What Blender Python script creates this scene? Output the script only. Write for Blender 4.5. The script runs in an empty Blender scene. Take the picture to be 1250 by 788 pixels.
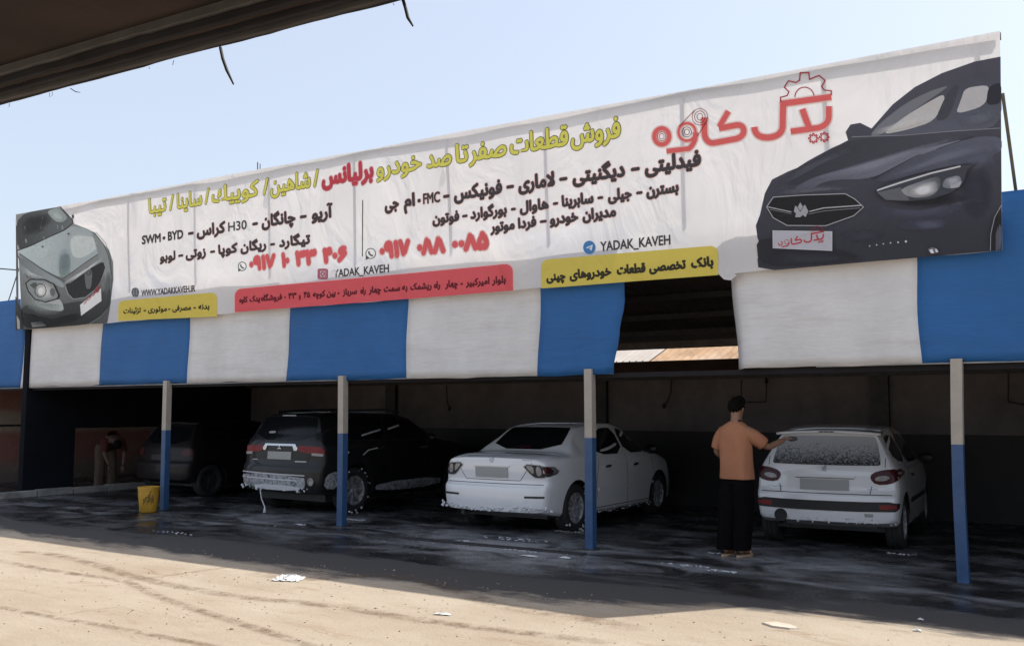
import bpy, bmesh, math, random
from mathutils import Vector, Matrix
from mathutils.bvhtree import BVHTree
random.seed(7)
SC = bpy.context.scene
COL = SC.collection
R = math.radians

# ------------------------------------------------------------------ camera, world, sun, exposure
FPX, CXP, CYP = 1130.0, 625.0, 394.0           # focal length and centre in photograph pixels
PITCH = math.atan(107 / FPX); PHI = R(33.2234)
EYE = Vector((0, 0, 1.6))
FWD0 = Vector((-math.sin(PHI), math.cos(PHI), 0)); RGT = Vector((math.cos(PHI), math.sin(PHI), 0)); UPW = Vector((0, 0, 1))
FWD = FWD0 * math.cos(PITCH) + UPW * math.sin(PITCH); UPC = -FWD0 * math.sin(PITCH) + UPW * math.cos(PITCH)
cam = bpy.data.cameras.new('camera'); camo = bpy.data.objects.new('camera', cam); COL.objects.link(camo)
cam.sensor_width = 36; cam.lens = 36 * FPX / 1250; cam.clip_start = .05; cam.clip_end = 3000
M3 = Matrix((RGT, UPC, -FWD)).transposed()
camo.matrix_world = Matrix.Translation(EYE) @ M3.to_4x4()
SC.camera = camo

SUND = Vector((.53, .565, 1)).normalized()
w = bpy.data.worlds.new('World'); SC.world = w; w.use_nodes = True
nt = w.node_tree; sky = nt.nodes.new('ShaderNodeTexSky'); sky.sky_type = 'NISHITA'; sky.sun_disc = False
sky.sun_elevation = math.asin(SUND.z); sky.sun_rotation = R(45); sky.air_density = 1.0; sky.dust_density = 3.5; sky.ozone_density = 1.0
hz = nt.nodes.new('ShaderNodeMix'); hz.data_type = 'RGBA'; hz.inputs[0].default_value = .6; hz.inputs[7].default_value = (2.65, 2.85, 3.15, 1)   # pale dusty haze over the whole sky
nt.links.new(sky.outputs[0], hz.inputs[6]); nt.links.new(hz.outputs[2], nt.nodes['Background'].inputs[0]); nt.nodes['Background'].inputs[1].default_value = .15
sl = bpy.data.lights.new('sun', 'SUN'); sl.energy = 3.5; sl.angle = R(.53); sl.color = (1, .95, .86)
so = bpy.data.objects.new('sun', sl); COL.objects.link(so); so.rotation_euler = SUND.to_track_quat('Z', 'Y').to_euler()
SC.view_settings.view_transform = 'Standard'; SC.view_settings.look = 'None'; SC.view_settings.exposure = .92; SC.view_settings.gamma = 1
SC.cycles.max_bounces = 10; SC.cycles.diffuse_bounces = 6; SC.cycles.transparent_max_bounces = 12

# ------------------------------------------------------------------ helpers
def ray(x, y): return (x - CXP) * RGT - (y - CYP) * UPC + FPX * FWD
def gnd(x, y, z=0.0):
    d = ray(x, y); return EYE + d * ((z - 1.6) / d.z)
def on_y(x, y, Y):
    d = ray(x, y); return EYE + d * (Y / d.y)

def tag(o, label=None, cat=None, group=None, kind=None):
    if label: o['label'] = label
    if cat: o['category'] = cat
    if group: o['group'] = group
    if kind: o['kind'] = kind
    return o
def empty(name, loc=(0, 0, 0), rz=0):
    o = bpy.data.objects.new(name, None); COL.objects.link(o); o.location = loc; o.rotation_euler = (0, 0, rz); o.empty_display_size = .1
    return o
def link(name, me, mat=None, parent=None, smooth=False):
    o = bpy.data.objects.new(name, me); COL.objects.link(o)
    if mat is not None:
        for m in (mat if isinstance(mat, (list, tuple)) else [mat]): me.materials.append(m)
    if smooth:
        me.polygons.foreach_set('use_smooth', [True] * len(me.polygons))
    if parent: o.parent = parent
    return o
class MB:
    def __init__(s): s.v = []; s.f = []; s.mi = []
    def add(s, vs, fs, mi=0):
        n = len(s.v); s.v += [tuple(v) for v in vs]; s.f += [tuple(i + n for i in f) for f in fs]; s.mi += [mi] * len(fs)
    def box(s, a, b, mi=0, mat=None):
        x0, y0, z0 = a; x1, y1, z1 = b
        vs = [Vector(p) for p in ((x0,y0,z0),(x1,y0,z0),(x1,y1,z0),(x0,y1,z0),(x0,y0,z1),(x1,y0,z1),(x1,y1,z1),(x0,y1,z1))]
        if mat: vs = [mat @ v for v in vs]
        s.add(vs, [(0,3,2,1),(4,5,6,7),(0,1,5,4),(1,2,6,5),(2,3,7,6),(3,0,4,7)], mi)
    def bar(s, a, b, w, h, mi=0):
        a = Vector(a); b = Vector(b); d = (b - a).normalized(); u = d.cross(Vector((0,0,1)))
        if u.length < .01: u = d.cross(Vector((0,1,0)))
        u.normalize(); v = u.cross(d)
        vs = [p + u*sx*w/2 + v*sz*h/2 for p in (a, b) for sx, sz in ((-1,-1),(1,-1),(1,1),(-1,1))]
        s.add(vs, [(0,1,2,3),(7,6,5,4),(0,4,5,1),(1,5,6,2),(2,6,7,3),(3,7,4,0)], mi)
    def tube(s, pts, r, n=8, mi=0, cap=True):
        pts = [Vector(p) for p in pts]; rr = r if isinstance(r, (list, tuple)) else [r]*len(pts)
        rings = []; base = len(s.v); ref = Vector((.13,.21,1)).normalized()
        for i, p in enumerate(pts):
            d = (pts[min(i+1, len(pts)-1)] - pts[max(i-1, 0)]).normalized()
            u = d.cross(ref)
            if u.length < .05: u = d.cross(Vector((1,0,0)))
            u.normalize(); v = u.cross(d)
            rings.append([p + (u*math.cos(t*2*math.pi/n) + v*math.sin(t*2*math.pi/n))*rr[i] for t in range(n)])
        vs = [q for r_ in rings for q in r_]; fs = []
        for i in range(len(pts)-1):
            for t in range(n):
                fs.append((i*n+t, i*n+(t+1)%n, (i+1)*n+(t+1)%n, (i+1)*n+t))
        if cap: fs += [tuple(reversed(range(n))), tuple(range((len(pts)-1)*n, len(pts)*n))]
        s.add(vs, fs, mi)
    def lathe(s, prof, n=32, axis='Z', c=(0,0,0), mi=0):
        vs = []; m = len(prof)
        for t in range(n):
            a = t*2*math.pi/n
            for r, h in prof:
                x, y, z = r*math.cos(a), r*math.sin(a), h
                if axis == 'X': x, y, z = h, r*math.cos(a), r*math.sin(a)
                elif axis == 'Y': x, y, z = r*math.cos(a), h, r*math.sin(a)
                vs.append((x+c[0], y+c[1], z+c[2]))
        fs = []
        for t in range(n):
            for j in range(m-1):
                fs.append((t*m+j, ((t+1)%n)*m+j, ((t+1)%n)*m+j+1, t*m+j+1))
        s.add(vs, fs, mi)
    def build(s, name, mat, parent=None, smooth=False):
        me = bpy.data.meshes.new(name); me.from_pydata(s.v, [], s.f); me.update()
        o = link(name, me, mat, parent, smooth)
        if isinstance(mat, (list, tuple)): me.polygons.foreach_set('material_index', s.mi)
        return o
def bevel(o, wd=.004, seg=2):
    m = o.modifiers.new('b', 'BEVEL'); m.width = wd; m.segments = seg; m.limit_method = 'ANGLE'; return o

# ------------------------------------------------------------------ materials
def new_mat(name):
    m = bpy.data.materials.new(name); m.use_nodes = True
    return m, m.node_tree, m.node_tree.nodes['Principled BSDF']
def N(t, typ, **kw):
    n = t.nodes.new(typ)
    for k, v in kw.items():
        if k in n.inputs: n.inputs[k].default_value = v
        else: setattr(n, k, v)
    return n
def ramp(t, fac, stops):
    r = t.nodes.new('ShaderNodeValToRGB'); e = r.color_ramp.elements
    while len(e) < len(stops): e.new(.5)
    for i, (p, c) in enumerate(stops):
        e[i].position = p; e[i].color = (*c, 1) if len(c) == 3 else c
    t.links.new(fac, r.inputs[0]); return r
def coords(t, scale=(1, 1, 1), rot=(0, 0, 0)):
    c = t.nodes.new('ShaderNodeTexCoord'); mp = t.nodes.new('ShaderNodeMapping')
    mp.inputs['Scale'].default_value = scale; mp.inputs['Rotation'].default_value = rot
    t.links.new(c.outputs['Object'], mp.inputs[0]); return mp.outputs[0]
def mix(t, fac, a, b, blend='MIX'):
    m = t.nodes.new('ShaderNodeMix'); m.data_type = 'RGBA'; m.blend_type = blend
    def put(s, v):
        if isinstance(v, (tuple, list)): s.default_value = (*v, 1) if len(v) == 3 else v
        elif isinstance(v, (int, float)): s.default_value = v
        else: t.links.new(v, s)
    put(m.inputs[0], fac); put(m.inputs[6], a); put(m.inputs[7], b); return m.outputs[2]
def simple(name, col, rough=.6, metal=0, var=.12, scale=6, bump=0, coat=0, spec=.5, dirt=None):
    m, t, p = new_mat(name); L = t.links
    no = N(t, 'ShaderNodeTexNoise', Scale=scale, Detail=6, Roughness=.6); L.new(coords(t), no.inputs['Vector'])
    c1 = tuple(max(0, c*(1-var)) for c in col); c2 = tuple(min(1, c*(1+var)) for c in col)
    r = ramp(t, no.outputs[0], [(.3, c1), (.7, c2)]); out = r.outputs[0]
    if dirt:
        n2 = N(t, 'ShaderNodeTexNoise', Scale=scale*.37, Detail=8, Roughness=.7); L.new(coords(t), n2.inputs['Vector'])
        rr = ramp(t, n2.outputs[0], [(.48, (0,0,0)), (.68, (1,1,1))]); out = mix(t, rr.outputs[0], out, dirt)
    L.new(out, p.inputs['Base Color'])
    p.inputs['Roughness'].default_value = rough; p.inputs['Metallic'].default_value = metal
    p.inputs['Coat Weight'].default_value = coat; p.inputs['Specular IOR Level'].default_value = spec
    if bump:
        b = N(t, 'ShaderNodeBump', Strength=bump, Distance=.01); n3 = N(t, 'ShaderNodeTexNoise', Scale=scale*6, Detail=4)
        L.new(coords(t), n3.inputs['Vector']); L.new(n3.outputs[0], b.inputs['Height']); L.new(b.outputs[0], p.inputs['Normal'])
    return m
MT = {}
MT['plaster'] = simple('plaster', (.155, .138, .138), .9, var=.18, scale=1.4, bump=.4, dirt=(.085, .078, .078))
MT['dado'] = simple('dado_paint', (.013, .012, .014), .6, var=.3, scale=2, bump=.2)
MT['sidewall'] = simple('side_wall_paint', (.009, .010, .014), .9, spec=.1, var=.2, scale=2, bump=.3)
MT['sidewall_low'] = simple('side_wall_low_paint', (.03, .03, .032), .7, var=.2, scale=2, bump=.3)
MT['steel_dark'] = simple('dark_steel', (.05, .047, .047), .6, .3, var=.25, scale=8)
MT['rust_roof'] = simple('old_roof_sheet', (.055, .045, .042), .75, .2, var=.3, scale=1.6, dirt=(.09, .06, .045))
MT['cream_paint'] = simple('cream_post_paint', (.40, .36, .31), .55, var=.08, scale=9, dirt=(.38, .33, .27))
MT['blue_paint'] = simple('blue_post_paint', (.028, .080, .19), .45, var=.15, scale=8, dirt=(.05, .10, .22))
MT['rubber'] = simple('tyre_rubber', (.022, .022, .023), .75, var=.2, scale=20)
MT['alloy'] = simple('alloy_wheel', (.42, .42, .44), .35, .8, var=.1, scale=20)
MT['chrome'] = simple('chrome', (.55, .55, .57), .25, 1, var=.03)
MT['white_paint'] = simple('white_car_paint', (.80, .80, .82), .22, var=.03, scale=2, coat=1)
MT['black_paint'] = simple('black_car_paint', (.010, .010, .011), .4, var=.2, scale=3, coat=.25, spec=.3)
MT['maroon_paint'] = simple('dark_car_paint', (.012, .008, .009), .5, var=.2, scale=3, coat=.15, spec=.3)
MT['glass'] = simple('tinted_window_glass', (.008, .009, .011), .12, var=.1, spec=.25)
MT['trim'] = simple('black_trim', (.018, .018, .02), .55, var=.15)
MT['gap'] = simple('panel_gap', (.03, .03, .033), .9, var=.05)
MT['red_lamp'] = simple('red_lamp_lens', (.20, .010, .014), .4, var=.2, coat=.15, spec=.3)
MT['dark_red_lamp'] = simple('dark_red_lamp_lens', (.055, .008, .010), .3, var=.2, coat=.2, spec=.2)
MT['clear_lamp'] = simple('clear_lamp_lens', (.28, .26, .26), .2, var=.3, scale=30, coat=.5)
MT['plate_grey'] = simple('number_plate_grey', (.36, .36, .35), .6, var=.03)
MT['yellow_plastic'] = simple('yellow_bucket_plastic', (.60, .33, .035), .45, var=.1, dirt=(.35, .2, .03))
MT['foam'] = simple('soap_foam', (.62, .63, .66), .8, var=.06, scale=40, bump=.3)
MT['shirt'] = simple('orange_brown_cotton', (.42, .19, .11), 1, spec=.1, var=.12, scale=1.6, bump=1.0)
MT['trousers'] = simple('black_cotton', (.006, .005, .006), 1, spec=.05, var=.2, scale=6, bump=.3)
MT['skin'] = simple('skin', (.30, .165, .105), .55, var=.08, scale=12)
MT['hair'] = simple('black_hair', (.008, .007, .006), .95, spec=.1, var=.3, scale=30, bump=.5)
MT['sandal'] = simple('tan_sandal', (.45, .30, .20), .7, var=.1)
MT['canopy'] = simple('brown_soffit_sheet', (.046, .034, .032), .9, var=.25, scale=1.2, dirt=(.030, .025, .027), spec=.1)
MT['canopy_edge'] = simple('dark_fascia_metal', (.016, .015, .018), .8, 0, spec=.2, var=.5, scale=3)
MT['kerb'] = simple('kerb_concrete', (.30, .29, .27), .85, var=.15, scale=5, bump=.4, dirt=(.12, .12, .12))
MT['paper'] = simple('white_plastic_bag', (.60, .60, .59), .6, var=.15, scale=14)
MT['slab'] = simple('broken_concrete', (.46, .40, .33), .9, var=.15, scale=8, bump=.5)
MT['oliverod'] = simple('olive_steel_rod', (.13, .12, .08), .6, .3, var=.2)
MT['wire'] = simple('black_wire', (.02, .02, .02), .7)
MT['concrete_far'] = simple('far_plaster', (.45, .36, .28), .9, var=.15, scale=.8)

# sunlit corrugated roofing behind the shed
MT['far_roof'] = simple('faded_orange_roof_sheet', (.33, .225, .15), 1, spec=0, metal=0, var=.25, scale=2, dirt=(.40, .32, .26))
MT['far_roof_pale'] = simple('pale_roof_sheet', (.36, .33, .31), 1, spec=0, metal=0, var=.1, scale=2)

# awning cloth (painted canvas)
def canvas(name, col, dirt):
    m, t, p = new_mat(name); L = t.links; co = coords(t, (1, 1, 1))
    n1 = N(t, 'ShaderNodeTexNoise', Scale=1.3, Detail=8, Roughness=.65); L.new(co, n1.inputs['Vector'])
    r = ramp(t, n1.outputs[0], [(.35, tuple(c*.90 for c in col)), (.65, tuple(min(1, c*1.05) for c in col))])
    n2 = N(t, 'ShaderNodeTexNoise', Scale=2.2, Detail=9, Roughness=.75); L.new(coords(t, (.35, 1, 2.6)), n2.inputs['Vector'])
    r2 = ramp(t, n2.outputs[0], [(.54, (0, 0, 0)), (.74, (.6, .6, .6))])
    L.new(mix(t, r2.outputs[0], r.outputs[0], dirt), p.inputs['Base Color'])
    p.inputs['Roughness'].default_value = .65
    n3 = N(t, 'ShaderNodeTexNoise', Scale=3.0, Detail=5, Roughness=.6); L.new(coords(t, (.5, 1, 2.0)), n3.inputs['Vector'])
    n4 = N(t, 'ShaderNodeTexNoise', Scale=60, Detail=2); L.new(co, n4.inputs['Vector'])
    ad = N(t, 'ShaderNodeMath', operation='MULTIPLY_ADD'); L.new(n4.outputs[0], ad.inputs[0]); ad.inputs[1].default_value = .04; L.new(n3.outputs[0], ad.inputs[2])
    b = N(t, 'ShaderNodeBump', Strength=.38, Distance=.05); L.new(ad.outputs[0], b.inputs['Height']); L.new(b.outputs[0], p.inputs['Normal'])
    return m
MT['canvas_white'] = canvas('white_painted_canvas', (.68, .675, .675), (.50, .46, .42))
MT['canvas_blue'] = canvas('blue_painted_canvas', (.014, .118, .345), (.03, .10, .27))

# banner fabric: lets the sun behind it glow through
def banner_mat(name, use_attr, col=(.77, .755, .76), trans=.30):
    m, t, p = new_mat(name); L = t.links; t.nodes.remove(p); out = t.nodes['Material Output']
    d = t.nodes.new('ShaderNodeBsdfDiffuse'); tr = t.nodes.new('ShaderNodeBsdfTranslucent'); mx = t.nodes.new('ShaderNodeMixShader')
    gl = t.nodes.new('ShaderNodeBsdfGlossy'); gl.inputs['Roughness'].default_value = .5; mx2 = t.nodes.new('ShaderNodeMixShader'); mx2.inputs[0].default_value = .04
    co = coords(t)
    if use_attr:
        a = t.nodes.new('ShaderNodeVertexColor'); a.layer_name = 'print'; base = a.outputs[0]
    else:
        n1 = N(t, 'ShaderNodeTexNoise', Scale=.9, Detail=5); L.new(co, n1.inputs['Vector'])
        base = ramp(t, n1.outputs[0], [(.3, tuple(c*.94 for c in col)), (.7, tuple(min(1, c*1.05) for c in col))]).outputs[0]
    L.new(base, d.inputs[0]); L.new(base, tr.inputs[0]); L.new(base, gl.inputs[0])
    mx.inputs[0].default_value = trans
    n3 = N(t, 'ShaderNodeTexNoise', Scale=1.1, Detail=4, Roughness=.5, Distortion=1.2); L.new(coords(t, (1, 1, .7), (0, .5, 0)), n3.inputs['Vector'])
    b = N(t, 'ShaderNodeBump', Strength=.7, Distance=.16); L.new(n3.outputs[0], b.inputs['Height'])
    for s in (d, tr, gl): L.new(b.outputs[0], s.inputs['Normal'])
    L.new(d.outputs[0], mx.inputs[1]); L.new(tr.outputs[0], mx.inputs[2]); L.new(mx.outputs[0], mx2.inputs[1]); L.new(gl.outputs[0], mx2.inputs[2])
    if use_attr:                                   # soft-edged inks
        tp = t.nodes.new('ShaderNodeBsdfTransparent'); mx3 = t.nodes.new('ShaderNodeMixShader')
        L.new(a.outputs[1], mx3.inputs[0]); L.new(tp.outputs[0], mx3.inputs[1]); L.new(mx2.outputs[0], mx3.inputs[2]); L.new(mx3.outputs[0], out.inputs[0])
    else: L.new(mx2.outputs[0], out.inputs[0])
    return m
MT['banner'] = banner_mat('banner_fabric', False)
MT['print'] = banner_mat('banner_print', True, trans=.12)

# ground: dry sandy concrete, wet dark wash floor with foam film
def ground_mat():
    m, t, p = new_mat('yard_ground'); L = t.links; co = coords(t)
    sx = t.nodes.new('ShaderNodeSeparateXYZ'); L.new(co, sx.inputs[0])
    n0 = N(t, 'ShaderNodeTexNoise', Scale=1.1, Detail=7, Roughness=.6); L.new(coords(t, (.45, 1.3, 1)), n0.inputs['Vector'])
    # wetness = smoothstep over Y with noise
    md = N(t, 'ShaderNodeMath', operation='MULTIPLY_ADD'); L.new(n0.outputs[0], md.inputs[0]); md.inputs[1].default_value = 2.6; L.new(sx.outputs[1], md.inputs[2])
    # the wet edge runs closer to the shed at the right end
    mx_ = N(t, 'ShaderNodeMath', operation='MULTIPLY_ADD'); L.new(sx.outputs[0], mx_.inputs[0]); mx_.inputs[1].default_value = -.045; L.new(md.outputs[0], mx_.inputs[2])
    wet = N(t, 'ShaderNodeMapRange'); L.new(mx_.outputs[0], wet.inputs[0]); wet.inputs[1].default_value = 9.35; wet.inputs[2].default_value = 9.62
    # dry colour
    n1 = N(t, 'ShaderNodeTexNoise', Scale=.8, Detail=10, Roughness=.68); L.new(coords(t, (.55, 1.2, 1)), n1.inputs['Vector'])
    dry = ramp(t, n1.outputs[0], [(.28, (.29, .225, .16)), (.5, (.37, .305, .235)), (.72, (.43, .37, .295))])
    n2 = N(t, 'ShaderNodeTexNoise', Scale=45, Detail=6, Roughness=.8); L.new(co, n2.inputs['Vector'])
    g = ramp(t, n2.outputs[0], [(.32, (.68, .66, .64)), (.46, (.95, .95, .95)), (.6, (1.03, 1.03, 1.03)), (.75, (1.15, 1.15, 1.15))])
    dryc = mix(t, 1, dry.outputs[0], g.outputs[0], 'MULTIPLY')
    n5 = N(t, 'ShaderNodeTexNoise', Scale=2.4, Detail=9, Roughness=.75, Distortion=.6); L.new(coords(t, (.4, 1.5, 1), (0, 0, .12)), n5.inputs['Vector'])
    st = ramp(t, n5.outputs[0], [(.56, (0, 0, 0)), (.70, (.85, .85, .85))])
    dryc = mix(t, st.outputs[0], dryc, (.24, .155, .095))
    # wet colour
    n3 = N(t, 'ShaderNodeTexNoise', Scale=1.6, Detail=8, Roughness=.65); L.new(co, n3.inputs['Vector'])
    wetc = ramp(t, n3.outputs[0], [(.35, (.014, .014, .015)), (.65, (.032, .031, .032))])
    # thin foam film swirls near the cars
    n4 = N(t, 'ShaderNodeTexNoise', Scale=1.5, Detail=9, Roughness=.62, Distortion=.9); L.new(coords(t, (.75, 1.35, 1), (0, 0, .15)), n4.inputs['Vector'])
    fz = N(t, 'ShaderNodeMapRange'); L.new(sx.outputs[1], fz.inputs[0]); fz.inputs[1].default_value = 7.7; fz.inputs[2].default_value = 8.8
    fr = ramp(t, n4.outputs[0], [(.47, (0, 0, 0)), (.57, (.20, .20, .20)), (.72, (.60, .60, .60))])
    # more lather pooled round the cars being washed
    acc = n4.outputs[0]
    for cx_, cy_, rr_, am_ in ((-7.0, 9.7, 2.1, .16), (-2.9, 10.2, 1.9, .14), (-10.6, 9.9, 1.8, .14), (-5.4, 9.0, 1.5, .11)):
        vm = N(t, 'ShaderNodeVectorMath', operation='DISTANCE'); L.new(co, vm.inputs[0]); vm.inputs[1].default_value = (cx_, cy_, 0)
        mr = N(t, 'ShaderNodeMapRange', interpolation_type='SMOOTHSTEP'); L.new(vm.outputs['Value'], mr.inputs[0]); mr.inputs[1].default_value = rr_; mr.inputs[2].default_value = .2; mr.inputs[3].default_value = 0; mr.inputs[4].default_value = am_
        aa = N(t, 'ShaderNodeMath', operation='ADD'); L.new(acc, aa.inputs[0]); L.new(mr.outputs[0], aa.inputs[1]); acc = aa.outputs[0]
    L.new(acc, fr.inputs[0])
    fm = N(t, 'ShaderNodeMath', operation='MULTIPLY'); L.new(fr.outputs[0], fm.inputs[0]); L.new(fz.outputs[0], fm.inputs[1])
    wetf = mix(t, fm.outputs[0], wetc.outputs[0], (.42, .42, .44))
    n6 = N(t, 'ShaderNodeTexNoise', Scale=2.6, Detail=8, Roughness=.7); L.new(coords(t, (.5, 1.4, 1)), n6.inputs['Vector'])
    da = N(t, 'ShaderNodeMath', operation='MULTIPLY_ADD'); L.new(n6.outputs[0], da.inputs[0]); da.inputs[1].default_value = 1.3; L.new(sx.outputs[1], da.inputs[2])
    xr_ = N(t, 'ShaderNodeMapRange'); L.new(sx.outputs[0], xr_.inputs[0]); xr_.inputs[1].default_value = -4.2; xr_.inputs[2].default_value = -2.4; xr_.inputs[3].default_value = 0; xr_.inputs[4].default_value = -.75  # dark band set back at the right end to follow the shadow edge
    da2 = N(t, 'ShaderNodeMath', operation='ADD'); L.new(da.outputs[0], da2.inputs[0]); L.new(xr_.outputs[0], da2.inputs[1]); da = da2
    shade_damp = N(t, 'ShaderNodeMapRange'); L.new(da.outputs[0], shade_damp.inputs[0]); shade_damp.inputs[1].default_value = 7.35; shade_damp.inputs[2].default_value = 7.62
    shade_damp_col = ramp(t, n2.outputs[0], [(.3, (.040, .037, .037)), (.7, (.070, .065, .063))])
    dryc = mix(t, shade_damp.outputs[0], dryc, shade_damp_col.outputs[0])  # damp ground with the shed's shade painted in, edged along its cast shadow
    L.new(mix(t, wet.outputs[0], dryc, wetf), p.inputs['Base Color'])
    nr = N(t, 'ShaderNodeTexNoise', Scale=2.2, Detail=5); L.new(co, nr.inputs['Vector'])
    wr = N(t, 'ShaderNodeMapRange'); L.new(nr.outputs[0], wr.inputs[0]); wr.inputs[1].default_value = .35; wr.inputs[2].default_value = .65; wr.inputs[3].default_value = .16; wr.inputs[4].default_value = .55
    rm = N(t, 'ShaderNodeMapRange'); L.new(wet.outputs[0], rm.inputs[0]); rm.inputs[3].default_value = .92; L.new(wr.outputs[0], rm.inputs[4]); L.new(rm.outputs[0], p.inputs['Roughness'])
    p.inputs['Specular IOR Level'].default_value = .4
    ms = N(t, 'ShaderNodeMapRange'); L.new(wet.outputs[0], ms.inputs[0]); ms.inputs[3].default_value = .9; ms.inputs[4].default_value = .22
    b = N(t, 'ShaderNodeBump', Distance=.012); L.new(ms.outputs[0], b.inputs['Strength'])
    ad = N(t, 'ShaderNodeMath', operation='ADD'); L.new(n2.outputs[0], ad.inputs[0]); L.new(n5.outputs[0], ad.inputs[1]); L.new(ad.outputs[0], b.inputs['Height']); L.new(b.outputs[0], p.inputs['Normal'])
    return m
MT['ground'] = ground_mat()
def track_mat():
    m, t, p = new_mat('damp_track'); L = t.links; out = t.nodes['Material Output']
    n = N(t, 'ShaderNodeTexNoise', Scale=5, Detail=9, Roughness=.8); L.new(coords(t), n.inputs['Vector'])
    r = ramp(t, n.outputs[0], [(.42, (0, 0, 0)), (.66, (.75, .75, .75))])
    a = t.nodes.new('ShaderNodeVertexColor'); a.layer_name = 'fade'
    mu = N(t, 'ShaderNodeMath', operation='MULTIPLY'); L.new(r.outputs[0], mu.inputs[0]); L.new(a.outputs[0], mu.inputs[1])
    p.inputs['Base Color'].default_value = (.16, .10, .06, 1); p.inputs['Roughness'].default_value = .95
    tr = t.nodes.new('ShaderNodeBsdfTransparent'); mx = t.nodes.new('ShaderNodeMixShader')
    L.new(mu.outputs[0], mx.inputs[0]); L.new(tr.outputs[0], mx.inputs[1]); L.new(p.outputs[0], mx.inputs[2]); L.new(mx.outputs[0], out.inputs[0])
    return m
MT['track'] = track_mat()
def foamy(name, base, amount=.5, scale=9, rough=.3, zgrad=False, fc=(.60, .61, .64)):
    m, t, p = new_mat(name); L = t.links
    n = N(t, 'ShaderNodeTexNoise', Scale=scale, Detail=10, Roughness=.8, Distortion=1.0); L.new(coords(t), n.inputs['Vector'])
    src = n.outputs[0]
    if zgrad:
        sx = t.nodes.new('ShaderNodeSeparateXYZ'); L.new(coords(t), sx.inputs[0]); ma = N(t, 'ShaderNodeMath', operation='MULTIPLY_ADD'); L.new(sx.outputs[2], ma.inputs[0]); ma.inputs[1].default_value = -.75; ma.inputs[2].default_value = 1.15*.75
        m2 = N(t, 'ShaderNodeMath', operation='ADD'); L.new(src, m2.inputs[0]); L.new(ma.outputs[0], m2.inputs[1]); src = m2.outputs[0]
    r = ramp(t, src, [(amount-.08, (1, 1, 1)), (amount+.07, (0, 0, 0))])
    L.new(mix(t, r.outputs[0], base, fc), p.inputs['Base Color'])
    rr = N(t, 'ShaderNodeMapRange'); L.new(r.outputs[0], rr.inputs[0]); rr.inputs[3].default_value = rough; rr.inputs[4].default_value = .8; L.new(rr.outputs[0], p.inputs['Roughness'])
    return m
MT['foamy_glass'] = foamy('soapy_window', (.03, .031, .033), .56, 40, .2, True, (.38, .39, .41))
MT['foamy_black'] = foamy('soapy_black_paint', (.016, .016, .018), .53, 16, .25, False, (.42, .43, .46))
MT['foamy_rim'] = foamy('soapy_alloy', (.16, .16, .17), .45, 12, .35)
def graffiti_mat():
    m, t, p = new_mat('red_and_cream_wall_paint'); L = t.links; co = coords(t)
    sx = t.nodes.new('ShaderNodeSeparateXYZ'); L.new(co, sx.inputs[0])
    n = N(t, 'ShaderNodeTexNoise', Scale=1.6, Detail=7, Roughness=.7); L.new(co, n.inputs['Vector'])
    ad = N(t, 'ShaderNodeMath', operation='MULTIPLY_ADD'); L.new(n.outputs[0], ad.inputs[0]); ad.inputs[1].default_value = .25; L.new(sx.outputs[2], ad.inputs[2])
    r = ramp(t, ad.outputs[0], [(.0, (.20, .15, .11)), (.60, (.26, .19, .14))])
    r.color_ramp.interpolation = 'LINEAR'
    s = N(t, 'ShaderNodeMath', operation='MULTIPLY'); L.new(ad.outputs[0], s.inputs[0]); s.inputs[1].default_value = .28
    r = ramp(t, s.outputs[0], [(.0, (.16, .13, .11)), (.13, (.24, .18, .15)), (.20, (.36, .17, .14)), (.33, (.38, .17, .14)), (.37, (.50, .42, .33)), (.46, (.48, .40, .32)), (.50, (.42, .20, .17)), (.9, (.38, .18, .15))])
    n2 = N(t, 'ShaderNodeTexNoise', Scale=3.5, Detail=9, Roughness=.8); L.new(co, n2.inputs['Vector'])
    q = ramp(t, n2.outputs[0], [(.52, (0, 0, 0)), (.64, (.8, .8, .8))])
    L.new(mix(t, q.outputs[0], r.outputs[0], (.36, .28, .22)), p.inputs['Base Color']); p.inputs['Roughness'].default_value = .9
    return m
MT['graffiti'] = graffiti_mat()
# ------------------------------------------------------------------ setting
YF = 9.65
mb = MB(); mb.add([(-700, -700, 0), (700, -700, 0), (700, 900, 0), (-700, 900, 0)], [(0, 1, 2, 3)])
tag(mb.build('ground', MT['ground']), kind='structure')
def corr_sheet(mb, x0, x1, pa, pb, wl=.15, amp=.02, seg=6, mi=0):
    """corrugated sheet: waves along X, from pa=(y,z) to pb=(y,z)"""
    n = max(2, int((x1-x0)/wl*seg)); ny = 3; base = []; 
    for j in range(ny+1):
        f = j/ny; y = pa[0]+(pb[0]-pa[0])*f; z = pa[1]+(pb[1]-pa[1])*f
        base += [(x0+(x1-x0)*i/n, y, z+amp*math.sin((x0+(x1-x0)*i/n)/wl*2*math.pi)) for i in range(n+1)]
    mb.add(base, [(j*(n+1)+i, j*(n+1)+i+1, (j+1)*(n+1)+i+1, (j+1)*(n+1)+i) for j in range(ny) for i in range(n)], mi)
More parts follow.
